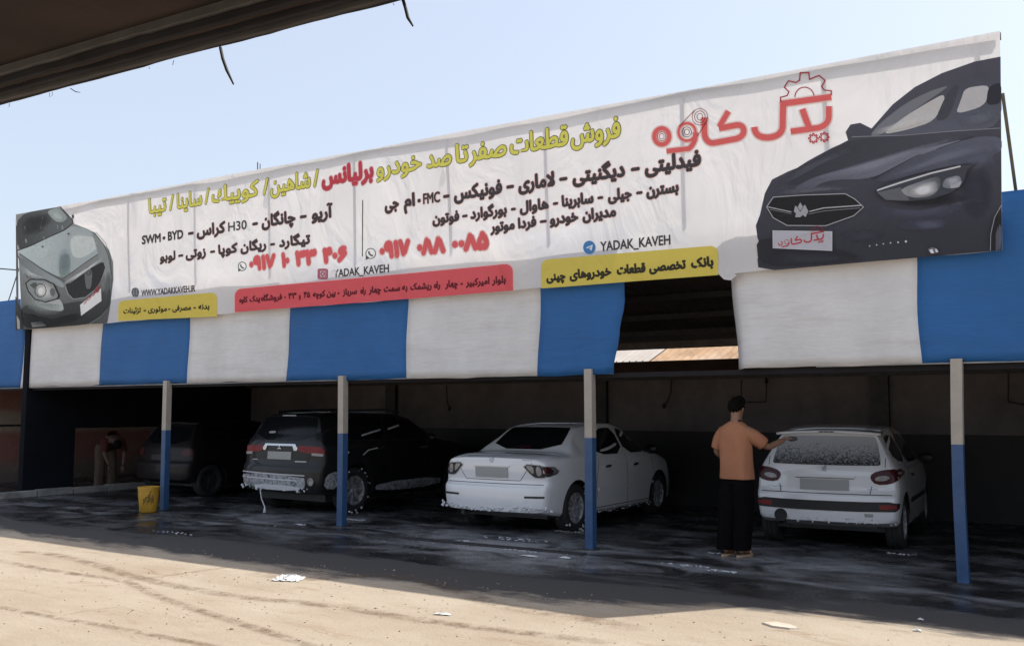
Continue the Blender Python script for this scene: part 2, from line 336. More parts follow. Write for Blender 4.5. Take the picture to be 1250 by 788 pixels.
# shed roof: sheets, purlins and eave beam
roof = empty('shed_roof', (-9, 12.5, 3.1)); tag(roof, 'low dark corrugated roof of the car wash shed, seen through the awning gap', 'roof')
RZ0, RZ1 = 3.56, 2.80
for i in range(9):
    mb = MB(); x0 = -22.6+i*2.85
    corr_sheet(mb, x0+9, x0+2.93+9, (9.70-12.5, RZ0-3.1+.012*(i % 2)), (15.7-12.5, RZ1-3.1+.012*(i % 2)), .17, .018, 5)  # rear overhang added to keep the sun out of the bays
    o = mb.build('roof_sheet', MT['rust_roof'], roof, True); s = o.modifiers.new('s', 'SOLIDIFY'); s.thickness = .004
for k in range(6):
    y = 9.78 + k*1.15; z = RZ0+(RZ1-RZ0)*(y-9.7)/6 - .055
    mb = MB(); mb.box((-22.5+9, y-.03-12.5, z-.05-3.1), (3+9, y+.03-12.5, z+.03-3.1)); mb.build('purlin', MT['steel_dark'], roof)
mb = MB(); mb.box((-17+9, 14.93-12.5, 2.70-3.1), (3+9, 15.0-12.5, 2.77-3.1)); mb.box((-17+9, 14.9-12.5, 2.765-3.1), (3+9, 14.93-12.5, 2.80-3.1))
mb.build('eave_angle', simple('galvanised_angle', (.16, .14, .13), .6, .3, var=.3, scale=5), roof)

wall = empty('back_wall', (-7.1, 15, 0)); tag(wall, 'dark plastered back wall of the wash bays with a black lower half', 'wall')
for x0, x1 in ((-17.2, -12.95), (-12.69, -8.0), (-7.74, -3.2), (-2.94, 3.1)):
    mb = MB(); mb.box((x0+7.1, 0, 1.25), (x1+7.1, .2, 2.47)); mb.build('plaster_panel', MT['plaster'], wall)
    mb = MB(); mb.box((x0+7.1, -.012, 0), (x1+7.1, .2, 1.25)); mb.build('dado', MT['dado'], wall)
for x in (-12.82, -7.87, -3.07):
    mb = MB(); mb.box((x-.13+7.1, -.10, 0), (x+.13+7.1, .2, 2.47)); mb.build('pilaster', MT['steel_dark'], wall)
mb = MB(); mb.box((-10.1, -.16, 2.13), (10.2, -.104, 2.20)); mb.build('rail', MT['steel_dark'], wall)
mb = MB(); mb.box((-10.1, -.03, 2.205), (10.2, -.002, 2.46)); mb.build('fascia_board', simple('brown_board', (.055, .038, .032), 1, spec=.1, var=.3, scale=2), wall)
hk = lambda pts, r=.012: [on_y(x, y, 14.82) - Vector((-7.1, 15, 0)) for x, y in pts]
for pts in ([(820, 463), (819, 478), (815, 489), (811, 493)], [(905, 463), (905, 491), (935, 490), (936, 462)], [(1231, 455), (1231, 490), (1262, 496)], [(545, 470), (546, 492), (549, 497)]):
    mb = MB(); mb.tube(hk(pts), .013, 6); mb.tube([hk(pts)[-1], hk(pts)[-1]+Vector((0, -.03, -.06))], .03, 6); mb.build('wall_hook', MT['wire'], wall)

part = empty('side_wall', (-17.2, 9.6, 0)); tag(part, 'dark navy side wall of the leftmost bay with a square doorway', 'wall')
mb = MB(); mb.box((-.15, 0, 0), (0, 1.01, 3.5)); mb.box((-.15, 1.01, 1.26), (0, 5.5, 2.72)); mb.box((-.15, 3.2, 0), (0, 5.5, 1.26)); mb.box((-.15, 1.01, 2.72), (0, 2.9, 3.2))
mb.build('navy_masonry', MT['sidewall'], part)
kerb = empty('kerb', (-17.2, 9.6, 0)); tag(kerb, kind='structure')
for i in range(5):
    q = MB(); q.box((.03, -.5+i*.72, 0), (.17, -.5+i*.72+.70, .12+.012*(i % 2))); b_ = q.build('kerb_stone', MT['kerb'], kerb); bevel(b_, .012)
mb = MB(); mb.box((-21, 15, 0), (-17.36, 15.2, 2.72)); tag(mb.build('end_wall', MT['plaster']), 'plastered wall added to keep the sun out of the passage beyond the navy side wall', 'wall')  # added wall, blocks sun from behind that fell on the painted wall
right = MB(); right.box((3.1, 9.7, 0), (3.25, 15.2, 3.4)); tag(right.build('end_wall', MT['sidewall_low']), 'dark end wall closing the last bay at the right', 'wall')
gw = MB()
gw.box((-21.2, 8.6, 0), (-21.0, 22, 2.9)); tag(gw.build('painted_wall', MT['graffiti']), 'old red and cream painted wall with faded scrawls beyond the left end of the shed', 'wall')
gt = MB(); gt.tube([(-20.97, 8.7, 1.27), (-20.97, 15, 1.27), (-20.97, 21.9, 1.27)], .022, 6)
tag(gt.build('wall_pipe', MT['wire']), 'thin dark pipe running level along the red and cream wall', 'pipe')

# neighbour's sunlit corrugated roof behind the back wall
nb = empty('neighbour_shed', (-4, 18, 0)); tag(nb, 'sunlit ribbed roof of a neighbouring shed showing under the dark roof edge', 'shed')
mb = MB(); corr_sheet(mb, -8.15+4, 14+4, (-.6, 2.56), (4.2, 4.25), .17, .03, 8); mb.build('roof_sheet', MT['far_roof'], nb, True)
mb = MB(); corr_sheet(mb, -14+4, -8.1+4, (-.62, 2.60), (4.2, 4.28), .15, .03, 8); mb.build('roof_sheet', MT['far_roof_pale'], nb, True)
mb = MB(); mb.box((-10, -.3, 0), (18, -.15, 2.5)); mb.build('wall', MT['concrete_far'], nb)

# posts
for i, (xb, xt, yb, lab) in enumerate([(-13.066, -13.09, 9.65, 'leftmost blue and cream steel post, beside the yellow bucket'), (-9.155, -9.175, 9.65, 'blue and cream steel post in front of the black SUV'),
                         (-5.233, -5.23, 9.66, 'blue and cream steel post in front of the white sedan'), (-1.303, -1.28, 9.66, 'rightmost blue and cream steel post, right of the white hatchback')]):
    p = empty('steel_post', (xb, yb, 0)); tag(p, lab, 'post', 'painted steel posts holding up the awning')
    dx = xt-xb; split = 1.285; bend = [0, .006, .004, -.016][i]
    def seg(z0, z1, mb):
        k = 6; vs = []
        for j in range(k+1):
            z = z0+(z1-z0)*j/k; cx = dx*z/2.05+bend*math.sin(z/2.05*math.pi)
            vs += [(cx-.05, -.05, z), (cx+.05, -.05, z), (cx+.05, .05, z), (cx-.05, .05, z)]
        fs = [(j*4+a, j*4+(a+1) % 4, j*4+4+(a+1) % 4, j*4+4+a) for j in range(k) for a in range(4)] + [(3, 2, 1, 0), tuple(range(k*4, k*4+4))]
        mb.add(vs, fs)
    a = MB(); seg(0.012, split, a); a.build('blue_lower_section', MT['blue_paint'], p)
    a = MB(); seg(split, 2.09, a); a.build('cream_upper_section', MT['cream_paint'], p)
    a = MB(); a.box((-.08, -.08, 0), (.08, .08, .012)); a.build('base_plate', MT['steel_dark'], p)
beam = MB(); beam.box((-22.5, 9.705, 1.985), (3.2, 9.79, 2.04))
tag(beam.build('front_beam', simple('beam_paint', (.018, .016, .018), .8, spec=.2)), 'long dark steel beam resting on the posts behind the striped awning', 'beam')
beam = MB(); beam.box((-22.5, 9.695, 3.40), (3.2, 9.76, 3.5))
tag(beam.build('top_beam', MT['steel_dark']), 'dark steel beam along the front edge of the shed roof', 'beam')

# striped awning, two hanging cloths
def awn_y(x, z): 
    k = (3.7-z)/1.7
    return YF - .0 + .016*math.sin(x*2.1+z)*k + .010*math.sin(x*5.3-2*z)*k + .012*k
def awn_panel(parent, name, mat, xb0, xb1, xt0, xt1, zb0, zb1, zt, edge=None, fold=False):
    """X limits at the bottom and at z=3.1; edge: fn(f) x shift of the right side"""
    nx = max(4, int((xb1-xb0)/.12)); nz = 16; vs = []; P = parent.location
    for j in range(nz+1):
        f = j/nz
        for i in range(nx+1):
            u = i/nx; zb = zb0+(zb1-zb0)*u + .006*math.sin((xb0+(xb1-xb0)*u)*3.7)+.004*math.sin((xb0+(xb1-xb0)*u)*9.1); z = zb+(zt-zb)*f
            g = (z-2.03)/1.07
            xl = xb0+(xt0-xb0)*g + .012*math.sin(z*5+xb0); xr = xb1+(xt1-xb1)*g + .012*math.sin(z*5+xb1)
            x = xl+(xr-xl)*u
            if edge: x += edge(f, z)*max(0, (u-.6)/.4)
            y = awn_y(x, z)
            if fold and u < .16:
                y += -.09*math.sin(min(1, (.16-u)/.16)*math.pi)*(1-f*.7) + .10*((.16-u)/.16)**2
            vs.append(Vector((x, y, z))-P)
    mb = MB(); mb.add(vs, [(j*(nx+1)+i, j*(nx+1)+i+1, (j+1)*(nx+1)+i+1, (j+1)*(nx+1)+i) for j in range(nz) for i in range(nx)])
    o = mb.build(name, mat, parent, True); s = o.modifiers.new('s', 'SOLIDIFY'); s.thickness = .005; s.offset = 1
    return o
aw = empty('striped_awning', (-11, YF, 3.7)); tag(aw, 'long blue and white striped awning cloth hanging below the banner, torn at its right end', 'awning')
BX = [-22.4, -20.0, -17.52, -15.02, -12.60, -10.31, -8.02, -5.96, -4.90]
TX = [-22.4, -20.0, -17.42, -14.95, -12.58, -10.26, -8.0, -5.90, -4.74]
ZB = [2.04, 2.04, 2.04, 2.046, 2.048, 2.036, 2.028, 2.020, 2.028]
for i in range(8):
    blue = i % 2 == 1
    ed = (lambda f, z: -.012*math.sin(f*9)-.010*math.sin(f*23)) if i == 7 else None
    awn_panel(aw, 'blue_panel' if blue else 'white_panel', MT['canvas_blue' if blue else 'canvas_white'], BX[i], BX[i+1], TX[i], TX[i+1], ZB[i], ZB[i+1], 3.745 if i < 5 else 3.70, ed)
aw2 = empty('striped_awning', (-1, YF, 3.7)); tag(aw2, 'short white and blue awning cloth hanging to the right of the torn gap', 'awning')
B2 = [-3.455, -1.589, .80, 3.1]; T2 = [-3.50, -1.60, .80, 3.1]
for i in range(3):
    awn_panel(aw2, 'white_panel' if i % 2 == 0 else 'blue_panel', MT['canvas_white' if i % 2 == 0 else 'canvas_blue'], B2[i], B2[i+1], T2[i], T2[i+1], 2.045+(.012 if i else 0), 2.057, 3.64, None, i == 0)
for p, xa, xb_, zz in ((aw, -22.4, -4.92, 2.036), (aw2, -2.6, 3.1, 2.055)):
    mb = MB(); pts = [(xa+(xb_-xa)*i/60, awn_y(xa+(xb_-xa)*i/60, 2.03)+.010, zz-.003) for i in range(61)]
    mb.tube([Vector(q)-p.location for q in pts], .009, 6); mb.build('hem_rod', simple('pale_hem_rod', (.38, .40, .44), .5, .3), p)

# ------------------------------------------------------------------ banner and its printing
BK = .057
NB = Vector((0, -1, -BK)).normalized(); UPB = Vector((0, -BK, 1)).normalized()
def bw(x, z): return .013*math.sin(1.25*x+.6*z)+.006*math.sin(2.9*x-1.9*z+1)+.004*math.sin(5.1*x+2.2*z)
def bpl(x, y):
    d = ray(x, y); k = (9.54+BK*1.5)/(d.y+BK*d.z); return EYE + d*k
BO = Vector((-9.1, 9.54, 3.1))
def bput(p, off): return p + NB*(off+bw(p.x, p.z)) - BO
banner = empty('advertising_banner', BO); tag(banner, 'long grey-white advertising banner with Persian lettering and two printed cars above the awning', 'banner')
TL, TR, BR_, BL = bpl(19, 262), bpl(1221, 38.5), bpl(1223.5, 305), bpl(27, 402)
nx, nz = 180, 24; vs = []
for j in range(nz+1):
    f = j/nz
    for i in range(nx+1):
        u = i/nx; a = BL.lerp(BR_, u); b = TL.lerp(TR, u); p = a.lerp(b, f)
        if j == 0: p += UPB*(.010*math.sin(p.x*2.3)+.006*math.sin(p.x*6.1))
        vs.append(bput(p, 0))
mb = MB(); mb.add(vs, [(j*(nx+1)+i, j*(nx+1)+i+1, (j+1)*(nx+1)+i+1, (j+1)*(nx+1)+i) for j in range(nz) for i in range(nx)])
mb.build('fabric', MT['banner'], banner, True)
# steel frame behind the fabric; its shadow shows through
fr = MB()
def bbehind(p, d): return p - NB*d - BO
XS = [-17.6, -15.6, -13.99, -12.24, -10.5, -8.82, -7.15, -5.64, -3.9, -2.34, -.9]
for x in XS:
    zt = (TL.lerp(TR, (x-TL.x)/(TR.x-TL.x))).z
    a = Vector((x, 9.54-BK*(3.68-3.1), 3.68)); b = Vector((x, 9.54-BK*(zt-.02-3.1), zt-.03))
    q = MB(); q.bar(bbehind(a, .05), bbehind(b, .05), .024, .03); q.build('frame_upright', MT['steel_dark'], banner)
    if False:
        q = MB(); q.bar(bbehind(b, .08)-Vector((0, 0, .25)), Vector((x, 10.9, 3.5))-BO, .03, .03); q.build('frame_brace', MT['steel_dark'], banner)
q = MB(); q.bar(bbehind(TL, .05)-UPB*.03, bbehind(TR, .05)-UPB*.03, .045, .06); q.build('frame_top_rail', MT['steel_dark'], banner)
q = MB(); q.tube([bpl(1223, 112)-NB*.06-BO, on_y(1241, 240, 10.0)-BO], .016, 8); q.build('side_strut', MT['oliverod'], banner)
q = MB(); q.tube([bpl(20, 322)-NB*.08-BO, on_y(10, 368, 10.0)-BO], .010, 6); q.build('side_strut', MT['oliverod'], banner)
q = MB(); q.tube([on_y(314.5, 212, 9.55)-BO, on_y(314.5, 198, 9.55)-BO], .009, 6); q.tube([on_y(317.5, 212, 9.55)-BO, on_y(317.5, 200, 9.55)-BO], .007, 6); q.build('frame_spike', MT['steel_dark'], banner)
# a thin corner of wrinkled edge tape below the gap
q = MB(); pts = [(877, 334), (884, 341), (892, 342), (900, 335), (893, 333)]; q.add([bput(bpl(*p), .012) for p in pts]+[bput(bpl(*p), -.01) for p in pts], [(0,1,2,3,4), (9,8,7,6,5)]+[(i, i+5, (i+1) % 5+5, (i+1) % 5) for i in range(5)]); q.build('edge_tape', MT['banner'], banner)

def srgb(c): return tuple(((v/255)/12.92 if v/255 <= .04045 else ((v/255+.055)/1.055)**2.4) for v in c)
def srgbp(c, k=1.0): return tuple(min(.9, v*k*1.0+.030) for v in srgb(c))
SMO = [False]; KP = [1.0]
def smooth_px(pts):
    for _ in range(2):
        q = []
        for i in range(len(pts)):
            a, b = pts[i], pts[(i+1) % len(pts)]
            q += [(a[0]*.8+b[0]*.2, a[1]*.8+b[1]*.2), (a[0]*.2+b[0]*.8, a[1]*.2+b[1]*.8)]
        pts = q
    return pts
class Print:
    """flat print on the banner: coloured shapes, each layer a hair above the last"""
    def __init__(s, name, label=None, base=.004): s.bm = bmesh.new(); s.col = s.bm.loops.layers.float_color.new('print'); s.name = name; s.off = base; s.label = label
    def faces3(s, loops3, color, c2=None, axis=None, step=.0004, maxlen=.28):
        s.off += step; bm = bmesh.new()
        for lp in loops3:
            try: bm.faces.new([bm.verts.new(p) for p in lp])
            except Exception: pass
        bmesh.ops.triangulate(bm, faces=bm.faces[:])
        for _ in range(4):
            es = [e for e in bm.edges if e.calc_length() > maxlen]
            if not es: break
            bmesh.ops.subdivide_edges(bm, edges=es, cuts=1); bmesh.ops.triangulate(bm, faces=[f for f in bm.faces if len(f.verts) > 3])
        mp = {}
        for v in bm.verts: mp[v] = s.bm.verts.new(bput(v.co, s.off))
        for f in bm.faces:
            try: nf = s.bm.faces.new([mp[v] for v in f.verts])
            except Exception: continue
            for l, v in zip(nf.loops, f.verts):
                c = color
                if c2:
                    a, b = axis; t = (v.co-a).dot(b-a)/(b-a).length_squared; t = max(0, min(1, t)); c = tuple(color[k]*(1-t)+c2[k]*t for k in range(3))
                l[s.col] = (*c, 1)
        bm.free()
    def poly(s, pts, color, c2=None, a=None, b=None, k=1.0, **kw):
        k *= KP[0]
        if SMO[0] and 4 < len(pts) < 16: pts = smooth_px(pts)
        c2_ = srgbp(c2, k) if c2 else None
        s.faces3([[bpl(*p) for p in pts]], srgbp(color, k), c2_, (bpl(*a), bpl(*b)) if c2 else None, **kw)
    def soft(s, pts, color, grow=.5, alpha=1.0, k=1.0, step=.0004):
        """feathered ink: full strength inside, fading out across the rim"""
        k *= KP[0]; s.off += step; pts = smooth_px(pts); col = srgbp(color, k); n = len(pts)
        cx = sum(p[0] for p in pts)/n; cy = sum(p[1] for p in pts)/n; rings = []
        for f, al in ((0, alpha), (.35, alpha), (1-grow*.6, alpha*.85), (1-grow*.25, alpha*.45), (1.0, alpha*.15), (1.06, 0)):
            rings.append([(s.bm.verts.new(bput(bpl(cx+(p[0]-cx)*f, cy+(p[1]-cy)*f), s.off)), al) for p in pts] if f else [(s.bm.verts.new(bput(bpl(cx, cy), s.off)), al)]*n)
        for r0, r1 in zip(rings, rings[1:]):
            for i in range(n):
                q = [r0[i], r1[i], r1[(i+1) % n], r0[(i+1) % n]]
                if r0[i][0] is r0[(i+1) % n][0]: q = q[:3]
                try: f = s.bm.faces.new([v for v, _ in q])
                except Exception: continue
                for l, (_, al) in zip(f.loops, q): l[s.col] = (*col, al)
    def stroke(s, pts, wpx, color, closed=False, k=.9, **kw):
        P = [Vector((p[0], p[1])) for p in pts]; n = len(P); lo = []; rings = []
        for i in range(n):
            a = P[(i-1) % n] if closed or i else P[i]; b = P[(i+1) % n] if closed or i < n-1 else P[i]
            d1 = (P[i]-a).normalized() if (P[i]-a).length > 1e-6 else (b-P[i]).normalized(); d2 = (b-P[i]).normalized() if (b-P[i]).length > 1e-6 else d1
            d = (d1+d2); d = d.normalized() if d.length > .1 else d1
            nrm = Vector((-d.y, d.x)); c = max(.5, nrm.dot(Vector((-d2.y, d2.x)))); hw = wpx/2/c
            rings.append((P[i]+nrm*hw, P[i]-nrm*hw))
        for i in range(n if closed else n-1):
            a, b = rings[i], rings[(i+1) % n]
            lo.append([bpl(*a[0]), bpl(*b[0]), bpl(*b[1]), bpl(*a[1])])
        s.faces3(lo, srgbp(color, k), **kw)
    def done(s, opaque=True):
        me = bpy.data.meshes.new(s.name); bmesh.ops.recalc_face_normals(s.bm, faces=s.bm.faces[:]); s.bm.normal_update()
        for f in s.bm.faces:
            if f.normal.dot(NB) < 0: f.normal_flip()
        s.bm.to_mesh(me); s.bm.free()
        o = link(s.name, me, MT['print'], banner)
        if s.label: o['label'] = s.label
        return o

FORMS = {}
for ch, b, n in [('ا',0xFE8D,2),('آ',0xFE81,2),('ب',0xFE8F,4),('پ',0xFB56,4),('ت',0xFE95,4),('ج',0xFE9D,4),('چ',0xFB7A,4),('خ',0xFEA5,4),('د',0xFEA9,2),('ر',0xFEAD,2),('ز',0xFEAF,2),('س',0xFEB1,4),('ش',0xFEB5,4),('ص',0xFEB9,4),('ط',0xFEC1,4),('ع',0xFEC9,4),('ف',0xFED1,4),('ق',0xFED5,4),('ک',0xFB8E,4),('ك',0xFED9,4),('گ',0xFB92,4),('ل',0xFEDD,4),('م',0xFEE1,4),('ن',0xFEE5,4),('و',0xFEED,2),('ه',0xFEE9,4),('ی',0xFBFC,4),('ئ',0xFE89,4)]: FORMS[ch] = (b, n)
def shape_fa(s):
    s = s.replace('لا', '\ufefb'); out = []
    for i, c in enumerate(s):
        if c not in FORMS: out.append(c); continue
        b, n = FORMS[c]; p = s[i-1] if i else ' '; q = s[i+1] if i+1 < len(s) else ' '
        jp = p in FORMS and FORMS[p][1] == 4; jn = n == 4 and (q in FORMS or q == '\ufefb')
        out.append(chr(b+(3 if jp and jn else 2 if jn else 1 if jp else 0)))
    if all(c.isascii() or '\u06f0' <= c <= '\u06f9' for c in out): return ''.join(out)
    return ''.join(reversed(out))
_tc = {}
def glyphs(txt):
    if txt in _tc: return _tc[txt]
    sh = shape_fa(txt); sp = [c for c in sh if c in '\ufee9۸۶']
    if sp and len(sh) > 0:
        V = []; F = []; x = 0; run = ''
        def put(v, f, adv):
            nonlocal x
            n = len(V); V.extend((a+x, b) for a, b in v); F.extend(tuple(i+n for i in q) for q in f); x += adv
        def flush():
            nonlocal run
            if run.strip():
                v, f = raw_glyphs(run); mn = min(a[0] for a in v); mx = max(a[0] for a in v); put([(a-mn, b) for a, b in v], f, mx-mn+.06)
            run = ''
        for c in sh:
            if c in '\ufee9۸۶':
                flush()
                if c == '۸':
                    v, f = raw_glyphs('۷'); mn = min(a[0] for a in v); mx = max(a[0] for a in v); h = max(a[1] for a in v); put([(a-mn, h-b) for a, b in v], [tuple(reversed(q)) for q in f], mx-mn+.06)
                elif c == '۶': put(*strip2([(.40,.60),(.26,.63),(.14,.55),(.13,.44),(.22,.36),(.42,.37)], .085), 0); put(*strip2([(.40,.40),(.28,.24),(.06,.02)], .085), .50)
                else: put(*strip2([(.20+.155*math.cos(i*math.pi/8), .20+.17*math.sin(i*math.pi/8)) for i in range(17)], .085), .46)
            else: run += c
        flush(); _tc[txt] = (V, F); return V, F
    _tc[txt] = raw_glyphs(sh); return _tc[txt]
def strip2(P, w_):
    P = [Vector(p) for p in P]; n = len(P); v = []
    for i in range(n):
        d = (P[min(i+1, n-1)]-P[max(i-1, 0)]).normalized()
        if (P[0]-P[-1]).length < 1e-4 and i in (0, n-1): d = (P[1]-P[-2]).normalized()
        q = Vector((-d.y, d.x))*w_/2; v += [tuple(P[i]+q), tuple(P[i]-q)]
    return v, [(2*i+1, 2*i+3, 2*i+2, 2*i) for i in range(n-1)]
def raw_glyphs(sh):
    c = bpy.data.curves.new('t', 'FONT'); c.body = sh; c.size = 1; c.resolution_u = 3
    o = bpy.data.objects.new('t', c); COL.objects.link(o); dg = bpy.context.evaluated_depsgraph_get(); dg.update()
    me = o.evaluated_get(dg).to_mesh(); V = [(v.co.x, v.co.y) for v in me.vertices]; F = [tuple(p.vertices) for p in me.polygons]
    o.evaluated_get(dg).to_mesh_clear(); bpy.data.objects.remove(o); bpy.data.curves.remove(c)
    return V, F
ALEF = max(v[1] for v in glyphs('ا')[0]); CAPH = max(v[1] for v in glyphs('H')[0]); DIG = max(v[1] for v in glyphs('۹')[0]) if True else 1
JIT = [(math.cos(a*math.pi/4), math.sin(a*math.pi/4)) for a in range(8)]
def write(P, base, hgt, chunks, color, bold=.012, outline=None, ow=.02, ref=None, shear=0, k=.9):
    """base: two baseline pixels; hgt: metres for the reference glyph height; chunks: (text, x0px, x1px[, scale])"""
    (xa, ya), (xb, yb) = base; ref = ref or ALEF
    data = []
    for ch in chunks:
        txt, x0, x1 = ch[:3]; hs = ch[3] if len(ch) > 3 else 1
        V, F = glyphs(txt); mnx = min(v[0] for v in V); mxx = max(v[0] for v in V)
        yy = lambda x: ya+(yb-ya)*(x-xa)/(xb-xa)
        p0 = bpl(x0, yy(x0)); p1 = bpl(x1, yy(x1)); e = p1-p0; L_ = e.length; e.normalize(); up = NB.cross(e); 
        if up.z < 0: up = -up
        sc = hgt/ref*hs; bb = bold; sxx = max(.001, (L_-2*bb))/(mxx-mnx)
        rise = -.30*hgt if txt in '–-' and False else 0
        data.append(([p0+e*(bb+(v[0]-mnx)*sxx+shear*v[1]*sc)+up*(v[1]*sc+rise) for v in V], F, e, up))
    def layer(rad, col, n=8):
        js = [(0, 0)]+([(rad*c, rad*s_) for c, s_ in JIT[::8//n]] if rad else [])
        for jx, jy in js:
            P.off += .00012
            for V, F, e, up in data:
                vs = [P.bm.verts.new(bput(v+e*jx+up*jy, P.off)) for v in V]
                for f in F:
                    try: nf = P.bm.faces.new([vs[i] for i in f])
                    except Exception: continue
                    for l in nf.loops: l[P.col] = (*col, 1)
    if outline: layer(bold+ow, srgbp(outline, k)); P.off += .0004
    layer(bold, srgbp(color, k))
def arc(cx, cy, rx, ry, a0=0, a1=360, n=24): return [(cx+rx*math.cos(R(a0+(a1-a0)*i/n)), cy+ry*math.sin(R(a0+(a1-a0)*i/n))) for i in range(n+(0 if abs(a1-a0) == 360 else 1))]

DARK = (78, 72, 75); RED = (252, 112, 116); PINK = (246, 212, 208); YEL = (250, 244, 112)
P = Print('headline_lettering', 'yellow dark-edged Persian headline')
hb = ((201, 257), (752, 167.5))
write(P, hb, .235, [('فروش',698,757.6),('قطعات',623,695),('صفر',573,619),('تا',557,573),('صد',521,552),('خودرو',458.5,515)], YEL, .010, (96, 90, 60), .010)
write(P, hb, .235, [('/',383,389.5),('شاهین',331,379.6),('/',321.8,328.5),('کوییك',260,316.7),('/',251,257),('ساینا',215.8,247.5),('/',206.6,212),('تیبا',181,203)], YEL, .010, (96, 90, 60), .010)
P.done()
P = Print('red_headline_word', 'red Persian word in the yellow headline'); write(P, hb, .235, [('برلیانس',393,455)], (222, 76, 92), .018, (232, 180, 184), .012); P.done()
rb = ((506, 250.5), (854, 201.5))
P = Print('lettering', 'upper dark lettering line, right half'); write(P, rb, .165, [('فیدلیتی',786.8,856),('–',770,781),('دیگنیتی',700,763),('–',684,694),('لاماری',633.6,678.8),('–',619,628.5),('فونیکس',554,614),('–',541,549),('-',510,514),('ام',493,507),('جی',469,487)], DARK, .013, PINK, .009)
write(P, rb, .13, [('FMC',517,537.5)], DARK, .006, PINK, .008, ref=CAPH); P.done()
P = Print('lettering', 'upper dark lettering line, left half'); lb = ((184, 296.3), (403, 264.8))
write(P, lb, .165, [('آریو',380.7,406.3),('–',367,375),('چانگان',320,362),('–',308.5,315.4),('کراس',240.6,276.5),('–',229.9,236.8),('-',197.6,201)], DARK, .014, PINK, .008)
write(P, lb, .135, [('BYD',204.3,224),('SWM',172.8,195.3)], DARK, .009, ref=CAPH); write(P, lb, .135, [('H30',279.8,302)], DARK, .004, ref=CAPH); P.done()
P = Print('lettering', 'middle dark lettering line, right half'); write(P, ((550, 270), (827.6, 233.8)), .125, [('بسترن',788.8,829),('–',776.5,784.4),('جیلی',742.4,771.3),('–',730,737),('سابرینا',686.7,725.5),('–',676,682.6),('هاوال',635.6,671),('–',624.8,631),('بورگوارد',574,620),('–',564,570.7),('فوتون',528,560.5)], DARK, .0105, PINK, .008); P.done()
P = Print('lettering', 'lowest dark lettering line, right half'); write(P, ((629, 279.3), (751.8, 263.4)), .12, [('مدیران',711.8,752.6),('خودرو',672,707),('–',660,668.6),('فردا',633.6,656),('موتور',599,629.8)], DARK, .0105, PINK, .008); P.done()
P = Print('lettering', 'second dark lettering line, left half'); write(P, ((212.5, 316.5), (377.6, 297)), .135, [('تیگارد',342,379.4),('–',330.8,337),('ریگان',294.4,326),('کوپا',266.8,291),('–',256.8,263),('زوتی',227,251.7),('–',217.6,224),('لوبو',194,214)], DARK, .012, PINK, .007); P.done()
P = Print('phone_number', 'red phone number on the right half'); write(P, ((469, 314), (589.7, 303)), .20, [('۰۹۱۷',462.8,500.9),('۰۸۸',508.5,544),('۰۰۸۵',550.9,597.3)], RED, .026, PINK, .016, ref=DIG); P.done()
P = Print('phone_number', 'red phone number on the left half'); write(P, ((313.6, 328.8), (421, 317.6)), .19, [('۰۹۱۷',305,338),('۱۰',344.8,355),('۳۳',361.5,387),('۴۰۶',393.5,423.7)], RED, .026, PINK, .014, ref=DIG); P.done()
P = Print('divider_line'); P.stroke([(441.8, 244), (442.3, 313)], 1.1, (60, 60, 60)); P.done()
P = Print('web_address'); write(P, ((172, 361.2), (238.6, 355.4)), .098, [('WWW.YADAKKAVEH.IR',172,238.6)], DARK, .004, ref=CAPH); P.done()
for b_, x0, x1, h in ((((407, 338.2), (474.7, 331.8)), 407, 474.7, .105), (((734, 306.5), (819, 298)), 733.6, 818.9, .105)):
    P = Print('account_name'); write(P, b_, h, [('YADAK_KAVEH', x0, x1)], DARK, .004, ref=CAPH); P.done()
def rbar(name, pts, r, col, txt, base, h, tcol, k=.9, bold=.006, shear=0, light=None):
    (xl, ybl), (xr, ybr), (_, ytr), (_, ytl) = pts
    def mk(g): 
        rr = r+g
        return [(xl-g, ybl), (xr+g, ybr)] + [(xr+g-rr+rr*math.cos(a), ytr-g+rr-rr*math.sin(a)) for a in [i*math.pi/12 for i in range(7)]] + [(xl-g+rr-rr*math.sin(a), ytl-g+rr-rr*math.cos(a)) for a in [i*math.pi/12 for i in range(7)]]
    P = Print(name, base=.0035)
    if light: P.poly(mk(1.1), light)
    P.poly(mk(0), col, k=k); P.off += .001
    write(P, base, h, txt, tcol, bold, shear=shear); P.done()
rbar('yellow_bar', [(144.6, 391.5), (264.5, 386), (0, 357), (0, 366.5)], 7, (230, 210, 96), [('بدنه',242,255.5),('-',236,239),('مصرفی',210,233),('-',205,207.5),('موتوری',180.5,203.6),('-',175,178),('تزئینات',150.5,171.5)], ((153.6, 382), (253.5, 376.7)), .085, (52, 48, 30))
rbar('yellow_bar', [(661.5, 352), (876.6, 335.5), (0, 300), (0, 316.5)], 9, (230, 210, 96), [('بانک',843.7,871.4),('تخصصی',793,837.8),('قطعات',753.8,789),('خودروهای',695.7,747.4),('چینی',667.7,691)], ((670, 342.5), (871.4, 324)), .10, (52, 48, 30), bold=.009)
rbar('red_bar', [(287, 381), (627, 354.5), (0, 322.5), (0, 352.5)], 9, (238, 100, 108), [('بلوار',600.8,618.4),('امیرکبیر',568.5,598),('-',562,565),('چهار',543,559),('راه',529,537),('ریشمک',500,526.4),('به',490,497),('سمت',468.5,488),('چهار',450.4,465.6),('راه',440,447),('سرباز',418,436),('-',412,414.6),('بین',399,410),('کوچه',382.5,397.4),('۴۵',371.7,379.4),('و',365.7,368),('۴۳',353,363),('-',348,350),('فروشگاه',320,345.5),('یدک',306,319),('کاوه',292.7,303.5)], ((294, 369), (616, 344.8)), .082, (110, 22, 36), bold=.007, light=(240, 190, 190))
